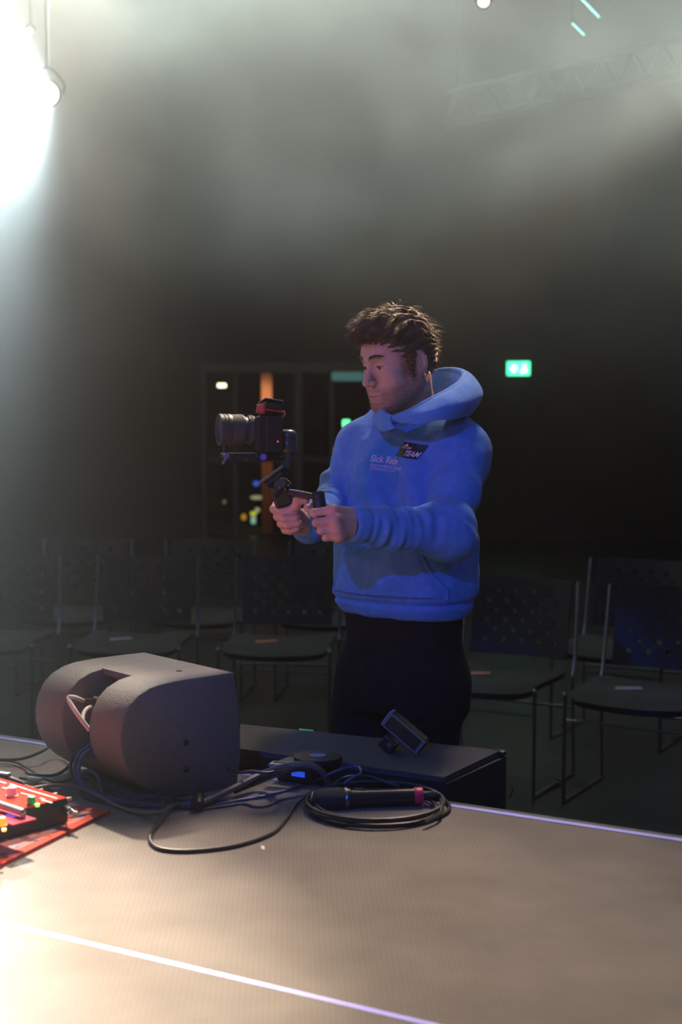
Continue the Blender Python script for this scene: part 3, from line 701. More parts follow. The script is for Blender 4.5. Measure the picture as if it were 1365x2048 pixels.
# ------------------------------------------------------------------ chairs
M_seat = mat('black_chair_fabric', (.012, .012, .018), .85, noise=.3, nscale=80)
M_back = mat('chair_back_plastic', (.014, .014, .028), .5)
def make_chair():
    t = empty('chair')
    W = .27
    # seat: padded, curved front
    bm = bmesh.new(); nx, ny = 10, 10; top = {}; bot = {}
    for i in range(nx + 1):
        for j in range(ny + 1):
            u_ = i / nx * 2 - 1; v_ = j / ny * 2 - 1
            e = max(abs(u_), abs(v_)); rr = .93 if (abs(u_) > .99 and abs(v_) > .99) else 1
            x = u_ * (W - .012) * rr; y = v_ * .225 * rr - .02 - (.03 * (1 - u_ * u_) if v_ < 0 else 0) * (-v_ if v_ < 0 else 0)
            z = .46 + .012 * (u_ * u_) - .03 * max(0, -v_ - .5) ** 1.3 * 2 - .012 * e ** 8
            top[i, j] = bm.verts.new((x, y, z)); bot[i, j] = bm.verts.new((x * .97, y * .97, z - .035 + .01 * e ** 6))
    for i in range(nx):
        for j in range(ny):
            bm.faces.new((top[i, j], top[i + 1, j], top[i + 1, j + 1], top[i, j + 1])); bm.faces.new((bot[i, j], bot[i, j + 1], bot[i + 1, j + 1], bot[i + 1, j]))
    for i in range(nx):
        bm.faces.new((top[i, 0], bot[i, 0], bot[i + 1, 0], top[i + 1, 0])); bm.faces.new((top[i, ny], top[i + 1, ny], bot[i + 1, ny], bot[i, ny]))
    for j in range(ny):
        bm.faces.new((top[0, j], top[0, j + 1], bot[0, j + 1], bot[0, j])); bm.faces.new((top[nx, j], bot[nx, j], bot[nx, j + 1], top[nx, j + 1]))
    obj('seat', bm, M_seat, t)
    # perforated backrest
    bm = bmesh.new(); NX, NZ = 11, 8; cw = .46 / NX; chh = .34 / NZ
    def bp(x, z, off):
        s = (z - .50) / .34
        return Vector((x, .225 + .07 * s + .05 * (1 - (x / .23) ** 2) * .6 + off, z))
    for i in range(NX):
        for j in range(NZ):
            x0 = -.23 + i * cw; z0 = .50 + j * chh; cx, cz = x0 + cw / 2, z0 + chh / 2
            hole = 1 <= i < NX - 1 and 1 <= j < NZ - 1 and (i + j) % 2 == 0 or (1 <= i < NX - 1 and 2 <= j <= 5 and (i + j) % 2 == 0)
            for off in (0, .012):
                if hole:
                    out = []; inn = []
                    for k in range(8):
                        a = PI / 4 * k + PI / 8; q_ = (math.cos(a), math.sin(a)); m_ = max(abs(q_[0]), abs(q_[1]))
                        out.append(bm.verts.new(bp(cx + q_[0] / m_ * cw / 2, cz + q_[1] / m_ * chh / 2, off))); inn.append(bm.verts.new(bp(cx + q_[0] * .014, cz + q_[1] * .014, off)))
                    for k in range(8): bm.faces.new((out[k], out[(k + 1) % 8], inn[(k + 1) % 8], inn[k]))
                else:
                    bm.faces.new([bm.verts.new(bp(x, z, off)) for x, z in ((x0, z0), (x0 + cw, z0), (x0 + cw, z0 + chh), (x0, z0 + chh))])
    bmesh.ops.remove_doubles(bm, verts=bm.verts, dist=.0008)
    obj('backrest', bm, M_back, t)
    for s in (-1, 1):
        x = s * W
        obj('leg', tube(bmesh.new(), spline([(x, -.22, .445), (x, -.222, .43), (x, -.228, .03), (x, -.215, .011), (x, -.19, .009)], 5), .0075, 8), M_dchrome, t)
        obj('leg', tube(bmesh.new(), spline([(x, .19, .009), (x, .215, .011), (x, .228, .03), (x, .20, .44)], 5), .0075, 8), M_dchrome, t)
        obj('sled_rail', tube(bmesh.new(), [Vector((x, -.19, .009)), Vector((x, .19, .009))], .0075, 8), M_dchrome, t)
        obj('back_post', tube(bmesh.new(), spline([(x, .20, .43), (x, .235, .52), (x * .97, .285, .84)], 6), .0075, 8), M_dchrome, t)
        bm = bmesh.new(); bx(bm, (x + s * .012, -.02, .02), (.035, .012, .006)); bx(bm, (x + s * .012, .03, .02), (.035, .012, .006))
        obj('row_link', bm, M_chrome, t, smooth=False)
        obj('frame_cap', lathe(bmesh.new(), (x, -.222, .442), (x, -.222, .458), [(0, .009), (.6, .009), (1, .004)], 12), M_chrome, t)
    obj('crossbar', tube(bmesh.new(), [Vector((-W, -.222, .34)), Vector((W, -.222, .34))], .0055, 8), M_dchrome, t)
    obj('crossbar', tube(bmesh.new(), [Vector((-W, .215, .30)), Vector((W, .215, .30))], .0055, 8), M_dchrome, t)
    return t
chair0 = make_chair(); used = [False]
def put_chair(x, y, rz, label):
    c_ = chair0 if not used[0] else dup(chair0)
    used[0] = True
    c_.location = (x, y, 0); c_.rotation_euler = (0, 0, rz); tag(c_, label, 'chair', 'black sled-base chairs set out in rows')
    return c_
rd = Vector((.866, -.5, 0)); fd = Vector((.5, .866, 0))
FR = Vector((.79, 5.73, 0))                        # front right foot of chair A
rz = -math.radians(30)
def chair_center(fr, rd_, fd_): return fr - rd_ * .27 + fd_ * .222
spots = []
for k, lab in ((0, 'front row chair directly right of the person\'s legs, leaflet on its seat'), (1, 'front row chair at the right edge of the photo')):
    c_ = chair_center(FR + rd * .67 * k, rd, fd); spots.append((c_, rz, lab))
for k, lab in ((1, 'second row chair behind the one at the right edge'), (0, 'second row chair behind the one right of the person'), (2, 'second row chair furthest right, half out of the photo')):
    c_ = chair_center(FR + rd * .67 * k + fd * 1.05 + rd * .2, rd, fd); spots.append((c_, rz, lab))
a2 = math.radians(-6); rd2 = Vector((math.cos(a2), math.sin(a2), 0)); fd2 = Vector((-math.sin(a2), math.cos(a2), 0))
fl = P(436, 1304, 6.76); fl.z = 0
for k, lab in ((0, 'front row chair left of the person, behind the monitor\'s right end'), (-1, 'front row chair behind the top of the monitor'), (-2, 'front row chair at the left edge of the photo')):
    c_ = fl + rd2 * (.27 + .73 * k) + fd2 * .222; spots.append((c_, a2, lab))
for k, lab in ((0, 'second row chair seen between the monitor and the person'), (-1, 'second row chair behind the monitor'), (-2, 'second row chair at the left edge of the photo')):
    c_ = fl + rd2 * (.40 + .73 * k) + fd2 * 1.2; spots.append((c_, a2, lab))
for c_, r_, lab in spots: put_chair(c_.x, c_.y, r_, lab)
# leaflets on the front seats
for k, (c_, r_, lab) in enumerate([spots[0], spots[1], spots[5], spots[6], spots[7]]):
    e = quadbox([Vector((-.05, -.035, 0)), Vector((.06, -.03, 0)), Vector((.05, .04, 0)), Vector((-.06, .035, 0))], 0, .0015)
    for v in e.verts: v.co.z += .02 * abs(v.co.x) * 3 if v.co.x > 0 else 0
    o = obj('leaflet', e, mat('leaflet_%d' % (k % 2), ((.35, .14, .10), (.22, .22, .34))[k % 2], .5), smooth=False)
    q_ = Matrix.Rotation(r_, 3, 'Z') @ Vector((-.06, -.06, .4608)); o.location = c_ + q_; o.rotation_euler = (0, 0, r_ + .3)
    tag(o, ['orange leaflet on the seat of the chair right of the person', 'pale blue leaflet on the seat of the chair at the right edge', 'orange leaflet on the front seat right of the monitor', 'pale blue leaflet on the seat behind the monitor', 'orange leaflet on the seat at the left edge'][k], 'leaflet')

# ------------------------------------------------------------------ lamps and truss in the haze
def lamp_head(name, pos, aim, r, col, es, label):
    e_ = empty(name, pos); tag(e_, label, 'stage light')
    d = (Vector(aim) - pos).normalized()
    bm = bmesh.new(); lathe(bm, pos - d * (r * 3.6), pos + d * .012, [(0, r * .7), (.1, r * 1.0), (.55, r * 1.05), (.6, r * 1.25), (1, r * 1.3), (1, r * 1.08), (.9, r * 1.08)], 24)
    obj('housing', bm, M_black, e_, world=True)
    bm = bmesh.new(); lathe(bm, pos + d * .0, pos + d * .014, [(0, r), (.7, r), (1, r * .8)], 24)
    obj('lens', bm, mat('lens_' + name + str(round(r, 3)), (.9, .95, 1), .3, emit=col, es=es), e_, world=True)
    s_ = d.cross(Vector((0, 0, 1))).normalized(); c0 = pos - d * r * 1.6
    bm = bmesh.new(); tube(bm, spline([c0 + s_ * r * 1.4, c0 + s_ * r * 1.45 + Vector((0, 0, r)), c0 + Vector((0, 0, r * 2.4)), c0 - s_ * r * 1.45 + Vector((0, 0, r)), c0 - s_ * r * 1.4], 6), .008, 6)
    obj('yoke', bm, M_black, e_, world=True)
    hp = c0 + Vector((0, 0, r * 2.4)); obj('drop_pole', tube(bmesh.new(), [hp, Vector((hp.x, hp.y, RZ - .001))], .010, 8), M_matte, e_, world=True)
    return e_
lamp_head('back_spotlight', BACKPOS + Vector((0, .06, 0)), (-.6, 0, 1.6), .062, (.9, .97, 1), 60, 'blazing white spotlight at the upper left with a cone of lit haze')
lamp_head('top_spotlight', P(968, 3, 9.05), (.2, 0, 1.5), .035, (1, .75, .75), 2.5, 'small pinkish spotlight at the top edge right of centre')
lamp_head('small_spotlight', P(60, 62, 10), (-1.5, 2, 1.5), .02, (1, .8, .6), 3.5, 'tiny warm spotlight near the top left corner')
for k, (a, b) in enumerate((((1162, -5), (1200, 34)), ((1146, 46), (1170, 70)))):
    pa, pb = P(a[0], a[1], 10), P(b[0], b[1], 10)
    e_ = empty('light_batten', pa); tag(e_, ['thin teal light batten cut by the top edge at right', 'thin teal light batten below the one at the top edge'][k], 'light')
    bm = tube(bmesh.new(), [pa, pa.lerp(pb, .5), pb], .006, 8); obj('lit_tube', bm, mat('teal_tube', (.3, .7, .65), .4, emit=(.3, .75, .7), es=.55), e_, world=True)
    obj('drop_wire', tube(bmesh.new(), [pa + Vector((0, .03, .02)), Vector((pa.x, pa.y + .03, RZ - .001))], .002, 6), M_matte, e_, world=True)
    bm = tube(bmesh.new(), [pa + Vector((0, .03, .01)), pb + Vector((0, .03, .01))], .014, 8); obj('channel', bm, M_dchrome, e_, world=True)
tr_ = empty('lighting_truss', (2, 14, 4.7)); tag(tr_, 'grey lighting truss faintly visible through the haze at top right', 'truss')
ta, tb = P(890, 245, 14.6), P(1420, 130, 13.6)
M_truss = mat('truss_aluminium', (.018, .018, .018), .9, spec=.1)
up_ = Vector((0, 0, .29)); bk = Vector((0, .29, 0))
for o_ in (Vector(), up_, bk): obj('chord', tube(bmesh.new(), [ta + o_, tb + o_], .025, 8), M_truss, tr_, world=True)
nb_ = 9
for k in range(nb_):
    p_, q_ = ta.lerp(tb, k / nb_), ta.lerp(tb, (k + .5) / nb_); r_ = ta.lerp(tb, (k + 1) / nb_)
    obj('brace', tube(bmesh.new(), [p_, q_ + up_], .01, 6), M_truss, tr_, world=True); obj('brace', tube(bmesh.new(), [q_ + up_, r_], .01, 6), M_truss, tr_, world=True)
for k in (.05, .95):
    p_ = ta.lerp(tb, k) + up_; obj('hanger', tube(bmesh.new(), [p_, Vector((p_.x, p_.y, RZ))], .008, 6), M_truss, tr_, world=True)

# ------------------------------------------------------------------ the person
# body frame: origin on the hall floor under the torso, L = his left, F = facing, Z = up
YM = 3.42
B0 = P(826, 1000, YM); B0.z = 0
yaw = math.radians(50)
BF = np.array([-math.cos(yaw), -math.sin(yaw), 0.0]); BL = np.array([math.sin(yaw), -math.cos(yaw), 0.0])
Bo = np.array(B0)
def bw(l, f, z): return Bo + BL * l + BF * f + np.array([0, 0, z])
def A3(v): return np.array(v, float)
shL = A3(bw(.134, -.005, 1.478)); shR = A3(bw(-.160, -.005, 1.487))
elL = A3(P(896, 1064, 3.19)); wrL = A3(P(703, 1048, 3.07))
elR = A3(P(678, 1000, 3.48)); wrR = A3(P(620, 1052, 3.26))

def torso(p, grow=0.0):
    q = p - Bo.astype(np.float32); l = q @ BL.astype(np.float32); f = q @ BF.astype(np.float32); z = q[:, 2]
    zs = [1.00, 1.075, 1.10, 1.125, 1.15, 1.22, 1.30, 1.38, 1.45, 1.51, 1.545, 1.575, 1.60, 1.64]
    a_ = [.150, .158, .163, .176, .180, .176, .174, .176, .178, .168, .150, .100, .080, .07]
    b_ = [.110, .118, .122, .132, .136, .134, .130, .128, .124, .110, .095, .080, .072, .065]
    o_ = [.028, .030, .031, .032, .032, .030, .024, .014, .000, -.010, -.018, -.022, -.025, -.03]
    a = np.interp(z, zs, a_) + grow; b = np.interp(z, zs, b_) + grow; o = np.interp(z, zs, o_)
    e = 2.3
    r = (np.abs(l / a) ** e + np.abs((f - o) / b) ** e) ** (1 / e)
    d = (r - 1) * np.minimum(a, b) * .95
    return d, l, f, z, r

def ang_seg(p, a, b):
    ab = b - a; t = ((p - a.astype(np.float32)) @ ab.astype(np.float32)) / float(ab @ ab); return t

def hoodie_fn(p):
    d, l, f, z, r = torso(p)
    # slack folds on the trunk
    th_ = np.arctan2(l, f)
    d = d - .0045 * np.sin(th_ * 9 + 5 * (z - 1.2) + 1.5 * np.sin(z * 14)) * np.clip((1.52 - z) / .2, 0, 1) * np.clip((z - 1.13) / .1, 0, 1)
    d = d - .006 * np.exp(-((z - 1.165 - .03 * np.sin(th_ * 2)) / .022) ** 2) * (.6 + .4 * np.sin(th_ * 5))
    # kangaroo pocket
    zt = np.clip((1.31 - z) / .19, 0, 1); half = .115 + .06 * np.clip(zt * 1.5 - .15, 0, 1) ** .8
    pk = np.clip((half - np.abs(l)) / .004, 0, 1) * np.clip((1.315 - z) / .006, 0, 1) * np.clip((z - 1.140) / .006, 0, 1) * (f > 0)
    d = d - .0 * pk
    # welt lines: hem seam
    d = d + .007 * np.exp(-((z - 1.130) / .006) ** 2)
    d = smax(d, 1.094 - z, .012)
    d = smax(d, z - 1.60, .01)
    # drapes falling from the neck and across the chest
    d = d - .0058 * np.sin(l * 48 + (z - 1.3) * 16 + 2 * np.sin(z * 6)) * np.clip((f) / .05, 0, 1) * np.clip((1.53 - z) / .08, 0, 1) * np.clip((z - 1.28) / .1, 0, 1)
    # shoulders
    for s, sh in ((1, shL), (-1, shR)):
        nk = bw(s * .055, -.02, 1.565)
        d = smin(d, cap(p, nk, sh, .050, .058), .05)
    # left arm: upper, elbow, forearm
    def arm(sh, el, wr, ru, re, rf, rw, ph, ext):
        t = np.clip(ang_seg(p, el, wr), 0, 1); tu = np.clip(ang_seg(p, sh, el), 0, 1)
        da_ = cap(p, sh, el, ru, re)
        wob = .0070 * np.sin(tu * 16 + 9 * (p[:, 2]) + ph) * np.clip(tu * 2 - .5, 0, 1)
        da_ = da_ - wob
        db_ = cap(p, el, wr, rf, rw)
        ab = (wr - el); ab = ab / np.linalg.norm(ab); q_ = p - el.astype(np.float32); q_ = q_ - (q_ @ ab.astype(np.float32))[:, None] * ab.astype(np.float32)
        # bunching wrinkles slanting round the sleeve
        g1 = q_[:, 2] * 30 + q_[:, 1] * 22
        ph2 = t * 40 + g1 + 1.6 * np.sin(t * 7 + ph); ph3 = t * 67 - g1 * .8 + 2.2 * np.sin(t * 11 + ph)
        am = np.clip((t - .08) * 4, 0, 1) * np.clip((.90 - t) * 8, 0, 1)
        tq = np.arctan2(q_[:, 2], q_[:, 1]); am = am * (.65 + .45 * np.sin(2 * tq + t * 9 + ph))
        db_ = db_ - am * (.0048 * np.sin(ph2) * (.7 + .4 * np.sin(t * 13 + ph)) + .0022 * np.sin(ph3))
        # cuff
        db_ = db_ + .005 * np.exp(-((t - .86) / .018) ** 2)
        pl = ((p - wr.astype(np.float32)) @ ab.astype(np.float32)) - ext
        db_ = smax(db_, pl, .006)
        return smin(da_, db_, .03), t
    dl, tl = arm(shL, elL, wrL, .063, .060, .057, .040, 0.0, .002)
    dr, tr2 = arm(shR, elR, wrR, .058, .058, .054, .040, 2.0, .032)
    k = .007 + .03 * np.clip((z - 1.40) / .08, 0, 1)
    d = smin(d, dl, k); d = smin(d, dr, k)
    # sleeve seam at the shoulder
    sq = p - bw(.155, .02, 1.5).astype(np.float32); sd = sq @ (BL * .96 + np.array([0, 0, -.25])).astype(np.float32)
    d = d + .0025 * np.exp(-(sd / .0035) ** 2) * (np.linalg.norm(sq, axis=1) < .15)
    # pull lines from armpit to elbow and soft random slack
    d = d - .0042 * nz(p, 24, .4) - .0018 * nz(p, 58, 1.7)
    # neck opening
    nc = bw(0, .0, 0)
    qn = p - np.array(bw(0, .008, 1.6), np.float32)
    dn = ell(p, bw(0, .010, 1.61), (.070, .070, .085))
    d = smax(d, -dn, .012)
    return d
hv, hf = polymesh(hoodie_fn, np.minimum.reduce([bw(-.3, -.3, 1.05), bw(.3, .3, 1.05), wrR - .06, wrL - .06, elL - .1]) - .03,
                  np.maximum.reduce([bw(-.3, -.3, 1.66), bw(.3, .3, 1.66), elL + .1, wrL + .06]) + .03, .0042)
hood_me = npmesh('hoodie', hv, hf)
zone_bvh = BVHTree.FromPolygons([Vector(v) for v in hv], [list(map(int, q_)) for q_ in hf])

# head frame
HY = math.radians(33); HP = math.radians(14)
hfwd = np.array([-math.cos(HY) * math.cos(HP), -math.sin(HY) * math.cos(HP), -math.sin(HP)])
hleft = np.array([math.sin(HY), -math.cos(HY), 0.0]); hup = np.cross(hfwd, -hleft); hup = hup / np.linalg.norm(hup)
if hup[2] < 0: hup = -hup
HC = A3(P(797, 726, 3.37))
HM = np.stack([hleft, hfwd, hup], 1)                # local (x left, y forward, z up) -> world
HS = .885
def hl(p): return (p - HC.astype(np.float32)) @ HM.astype(np.float32) / HS
def hw(x, y, z): return HC + HM @ np.array([x, y, z]) * HS

def head_fn(p):
    q = hl(p); x = np.abs(q[:, 0]); q2 = q.copy(); q2[:, 0] = x
    d = ell(q, (0, -.008, .048), (.077, .090, .088))
    d = smin(d, ell(q, (0, .035, .035), (.066, .058, .060)), .03)          # forehead
    d = smin(d, ell(q, (0, .022, -.032), (.066, .063, .080)), .03)         # mid face
    d = smin(d, cap(q2, (.058, -.010, -.046), (.030, .064, -.094), .025, .021), .03)  # jaw
    d = smin(d, cap(q2, (.0, .079, -.101), (.016, .076, -.101), .0190), .022)  # chin
    d = smin(d, ell(q2, (.040, .060, -.022), (.026, .024, .024)), .022)   # cheek bones
    d = smin(d, ell(q2, (.034, .056, -.058), (.029, .029, .033)), .025)   # fleshy cheeks
    d = smin(d, cap(q2, (.006, .087, .030), (.036, .076, .031), .0105, .0085), .016)   # brow
    d = smin(d, ell(q, (0, .080, -.066), (.028, .022, .022)), .018)       # muzzle
    # eye sockets
    d = smax(d, -ell(q2, (.031, .098, .011), (.019, .017, .013)), .010)
    # nose
    d = smin(d, cap(q, (0, .086, .020), (0, .111, -.026), .0075, .0095), .010)
    d = smin(d, ell(q, (0, .113, -.029), (.0105, .0105, .010)), .006)
    d = smin(d, ell(q2, (.0125, .100, -.033), (.0075, .0105, .008)), .005)
    d = smax(d, -ell(q2, (.0065, .106, -.041), (.0038, .006, .004)), .003)  # nostrils
    d = smin(d, cap(q, (0, .094, -.046), (0, .098, -.038), .0045), .006)
    # eyeballs + lids (looking down)
    d = smin(d, ell(q2, (.0315, .0725, .010), (.0135, .0135, .0125)), .002)
    d = smin(d, cap(q2, (.020, .081, .0150), (.044, .076, .0140), .0042, .0036), .004)   # upper lid fold
    d = smin(d, cap(q2, (.021, .083, .0035), (.042, .077, .0045), .0030), .004)
    d = smax(d, -cap(q2, (.021, .0895, .0085), (.042, .0835, .0085), .0017), .0015)      # lid slit
    # lips
    d = smin(d, cap(q2, (0, .098, -.0630), (.019, .089, -.0665), .0045, .0025), .005)
    d = smin(d, cap(q2, (0, .0965, -.0730), (.016, .089, -.0710), .0055, .0028), .005)
    d = smax(d, -cap(q2, (0, .1045, -.0680), (.023, .0925, -.0685), .0016), .0022)
    d = smax(d, -ell(q, (0, .1005, -.0840), (.018, .006, .005)), .008)
    # ears
    e1 = ell(q2, (.080, -.016, -.002), (.0095, .0185, .032), np.array([[.92, .38, 0], [-.38, .92, 0], [0, 0, 1]], np.float32).T)
    e1 = smax(e1, -ell(q2, (.0905, -.011, .003), (.0095, .0115, .022), np.array([[.92, .38, 0], [-.38, .92, 0], [0, 0, 1]], np.float32).T), .004)
    e1 = smin(e1, cap(q2, (.076, -.004, -.004), (.079, -.004, -.010), .0035), .004)
    e1 = smin(e1, cap(q2, (.083, -.012, .010), (.082, -.015, -.012), .0022), .005)
    d = smin(d, e1, .006)
    # neck
    nb = HM.T @ (bw(0, -.030, 1.50) - HC) / HS
    d = smin(d, cap(q, (0, -.022, -.055), tuple(nb), .057, .068), .025)
    d = smin(d, cap(q2, (.045, -.04, -.05), tuple(np.abs(nb) * [0, 1, 1] * np.sign(nb) + [.02, .02, 0]), .018, .02), .02)
    return (d + .0004 * nz(q, 160, .3)) * HS
def skincol(q):
    x = np.abs(q[:, 0]); y = q[:, 1]; z = q[:, 2]
    base = np.tile(np.array([.60, .34, .25]), (len(q), 1))
    def mixc(c, m): 
        nonlocal base
        m = np.clip(m, 0, 1)[:, None]; base = base * (1 - m) + np.array(c) * m
    n = .5 + .5 * nz(q, 420, .7)
    # stubble: jaw, chin, upper lip, sideburn
    jaw = np.clip((-.034 - z + .010 * np.clip((.05 - y) / .05, 0, 1) * 1.5 - (y - .05) * .2) / .022, 0, 1) * np.clip((y + .035) / .02, 0, 1) * np.clip((z + .135) / .02, 0, 1)
    front = np.clip((-.078 - z) / .012, 0, 1)
    lip = np.exp(-((z + .054) / .006) ** 2) * (y > .07) * (x < .03)
    side = np.clip((x - .052) / .01, 0, 1) * np.clip((y - .0) / .01, 0, 1) * np.clip((.05 - y) / .015, 0, 1) * (z < .02) * (z > -.1)
    st = np.maximum.reduce([jaw * np.clip((x - .018) / .015 + front, 0, 1), front * (z > -.13), lip * .7, side])
    mixc([.20, .10, .065], st * (.62 + .25 * n))
    mixc([.50, .22, .18], np.clip((.0095 - np.abs(z + .068)) / .003, 0, 1) * (x < .022) * (y > .085) * .6)
    mixc([.10, .05, .03], np.exp(-((z - .0335 + (x - .03) ** 2 * 9) / .0045) ** 2) * np.clip((x - .009) / .004, 0, 1) * np.clip((.050 - x) / .006, 0, 1) * (y > .05) * .9)
    mixc([.16, .06, .05], (np.abs(z + .0682) < .0013) * (x < .021) * (y > .08) * .9)  # shade of the mouth groove painted into the skin colour
    mixc([.06, .035, .03], (np.abs(z - .0085) < .0018) * (x > .019) * (x < .044) * (y > .07) * .9)
    mixc([.66, .28, .22], np.exp(-((x - .04) / .02) ** 2 - ((z + .02) / .02) ** 2) * .35)
    mixc([.68, .25, .19], (x > .070) * .35 * (z > -.04) * (z < .04))
    return base
lo = HC - .17; lo[2] = 1.50; hi = HC + .17
v1, f1 = polymesh(head_fn, lo, hi, .0016)
c1 = skincol(hl(v1.astype(np.float32)))

# hands ------------------------------------------------------------
def chain(p, d, pts, rad, k=.004):
    dd = None
    for i in range(len(pts) - 1):
        e = cap(p, pts[i], pts[i + 1], rad[i], rad[i + 1]); dd = e if dd is None else smin(dd, e, .0025)
    return dd if d is None else smin(d, dd, k)
def hnd_pts(L): return [A3(P(*t)) for t in L]
LH = dict(
    index=hnd_pts([(667, 1021, 3.035), (629, 1026, 3.035), (629, 1027, 3.066), (648, 1026, 3.078)]),
    middle=hnd_pts([(671, 1040, 3.025), (634, 1045, 3.025), (633, 1046, 3.060), (652, 1045, 3.072)]),
    ring=hnd_pts([(675, 1058, 3.025), (643, 1061, 3.025), (641, 1062, 3.058), (658, 1061, 3.070)]),
    pinky=hnd_pts([(679, 1073, 3.030), (654, 1075, 3.030), (651, 1076, 3.058), (664, 1075, 3.068)]))
LR = [.0105, .0096, .0088, .0080]
def left_hand(p):
    d = None
    for n_, sc_ in (('index', 1), ('middle', 1.02), ('ring', .98), ('pinky', .88)):
        d = chain(p, d, LH[n_], [r * sc_ for r in LR], .003)
    w_ = wrL
    for n_, r_ in (('index', .0125), ('middle', .0135), ('ring', .0135), ('pinky', .0125)):
        d = smin(d, cap(p, LH[n_][0], w_ + (LH[n_][0] - LH['ring'][0]) * .45, r_, .019), .010)
    d = smin(d, cap(p, w_, w_ + (elL - w_) * .3, .026, .034), .02)
    th1 = hnd_pts([(690, 1034, 3.080), (655, 1020, 3.092), (630, 1014, 3.080), (615, 1016, 3.066)])
    d = chain(p, d, th1, [.016, .012, .0105, .0088], .008)
    d = d - .0008 * np.exp(-(np.linalg.norm(p - LH['index'][1].astype(np.float32), axis=1) / .006) ** 2)
    return d
RH = dict(
    index=hnd_pts([(556, 1012, 3.20), (549, 1018, 3.155), (562, 1021, 3.128), (583, 1020, 3.122)]),
    middle=hnd_pts([(562, 1027, 3.20), (556, 1033, 3.150), (571, 1037, 3.120), (592, 1036, 3.118)]),
    ring=hnd_pts([(567, 1040, 3.20), (563, 1047, 3.150), (577, 1050, 3.122), (596, 1046, 3.120)]),
    pinky=hnd_pts([(573, 1053, 3.20), (571, 1060, 3.155), (581, 1062, 3.130), (594, 1057, 3.126)]))
def right_hand(p):
    d = None
    for n_, sc_ in (('index', 1), ('middle', 1.0), ('ring', .98), ('pinky', .9)):
        d = chain(p, d, RH[n_], [r * sc_ for r in (.0110, .0102, .0098, .0090)], .003)
    w_ = wrR
    for n_ in ('index', 'middle', 'ring', 'pinky'):
        d = smin(d, cap(p, RH[n_][0], w_ + (RH[n_][0] - RH['ring'][0]) * .5, .0125, .019), .010)
    d = smin(d, cap(p, w_, w_ + (elR - w_) * .25, .026, .032), .02)
    th1 = hnd_pts([(606, 1040, 3.20), (589, 1019, 3.130), (597, 1000, 3.112), (612, 1001, 3.108)])
    d = chain(p, d, th1, [.017, .0125, .0115, .0085], .008)
    return d
def handmesh(fn, D, wr):
    a_ = np.array([q_ for L_ in D.values() for q_ in L_] + [wr]); lo = a_.min(0) - .035; hi = a_.max(0) + .035
    return polymesh(fn, lo, hi, .0014)
v2, f2 = handmesh(left_hand, LH, wrL); v3, f3 = handmesh(right_hand, RH, wrR)
def handcol(v):
    b = np.tile(np.array([.64, .35, .27]), (len(v), 1)); n = (.5 + .5 * nz(v.astype(np.float32), 120, .2))[:, None] * .25
    return b * (1 - n) + np.array([.62, .24, .18]) * n
# trunk, arms and legs under the clothes (coarser, same skin)
hipz = 1.02
ft = {}
def low_body(p):
    d, l, f, z, r = torso(p, -.045)
    d = smax(d, z - 1.56, .02); d = smax(d, .95 - z, .02)
    d = smin(d, ell(p, bw(0, .02, 1.0), (.11, .11, .12)), .05)
    for sh, el, wr in ((shL, elL, wrL), (shR, elR, wrR)):
        d = smin(d, cap(p, sh, el, .045, .038), .03); d = smin(d, cap(p, el, wr, .036, .026), .02)
    for s in (1, -1):
        h_, k_, a_ = legs[s]
        d = smin(d, cap(p, h_, k_, .075, .052), .03); d = smin(d, cap(p, k_, a_, .050, .036), .03)
    return d
def lg(px, s):
    hip_ = bw(s * .095, -.005, .95)
    return hip_
legs = {1: (bw(.088, .042, .94), A3(P(822, 1450, 3.38)), None), -1: (bw(-.088, .042, .94), A3(P(692, 1450, 3.50)), None)}
for s in (1, -1):
    h_, k_, _ = legs[s]; k_ = np.array([k_[0], k_[1], .50]); kk = h_ + (k_ - h_) * 1.0
    a_ = np.array([k_[0] + (.015 if s > 0 else -.01), k_[1] + .02, .09]); legs[s] = (h_, k_, a_)
lo = np.minimum.reduce([bw(-.3, -.3, .04), bw(.3, .3, .04), wrR, wrL]) - .06; hi = np.maximum.reduce([bw(-.3, -.3, 1.6), bw(.3, .3, 1.6), elL]) + .06
v4, f4 = polymesh(low_body, lo, hi, .013)
allv = np.concatenate([v1, v2, v3, v4]); o1, o2, o3 = len(v1), len(v1) + len(v2), len(v1) + len(v2) + len(v3)
allf = np.concatenate([f1, f2 + o1, f3 + o2, f4 + o3])
allc = np.concatenate([c1, handcol(v2), handcol(v3), np.tile(np.array([.62, .36, .27]), (len(v4), 1))])
person = link('person', npmesh('person', allv, allf, allc), M_skin)
tag(person, 'person in blue hoodie and black trousers looking down, holding a video camera on a gimbal', 'person')
hoodie = link('hoodie', hood_me, M_hood, person)

# trousers
def trouser_fn(p):
    q = p - Bo.astype(np.float32); l = q @ BL.astype(np.float32); f = q @ BF.astype(np.float32); z = q[:, 2]
    a = np.interp(z, [.85, .95, 1.05, 1.14], [.19, .185, .172, .165]); b = np.interp(z, [.85, .95, 1.05, 1.14], [.14, .145, .138, .13])
    a = a * .87; b = b * .80; f = f - .034
    d = ((np.abs(l / a) ** 2.3 + np.abs(f / b) ** 2.3) ** (1 / 2.3) - 1) * .13
    d = smax(smax(d, z - 1.118, .01), .86 - z, .02)
    for s in (1, -1):
        h_, k_, a_ = legs[s]
        e = cap(p, h_, k_, .088, .078); e = smin(e, cap(p, k_, a_ + (k_ - a_) * .02, .080, .062), .03)
        d = smin(d, e, .03)
    d = d - .004 * np.sin(z * 55 + 3 * l + 2 * np.sin(z * 17)) * np.clip((.75 - z) * 3, .25, 1) - .003 * nz(p, 22, .9)
    return smax(d, .075 - z, .01)
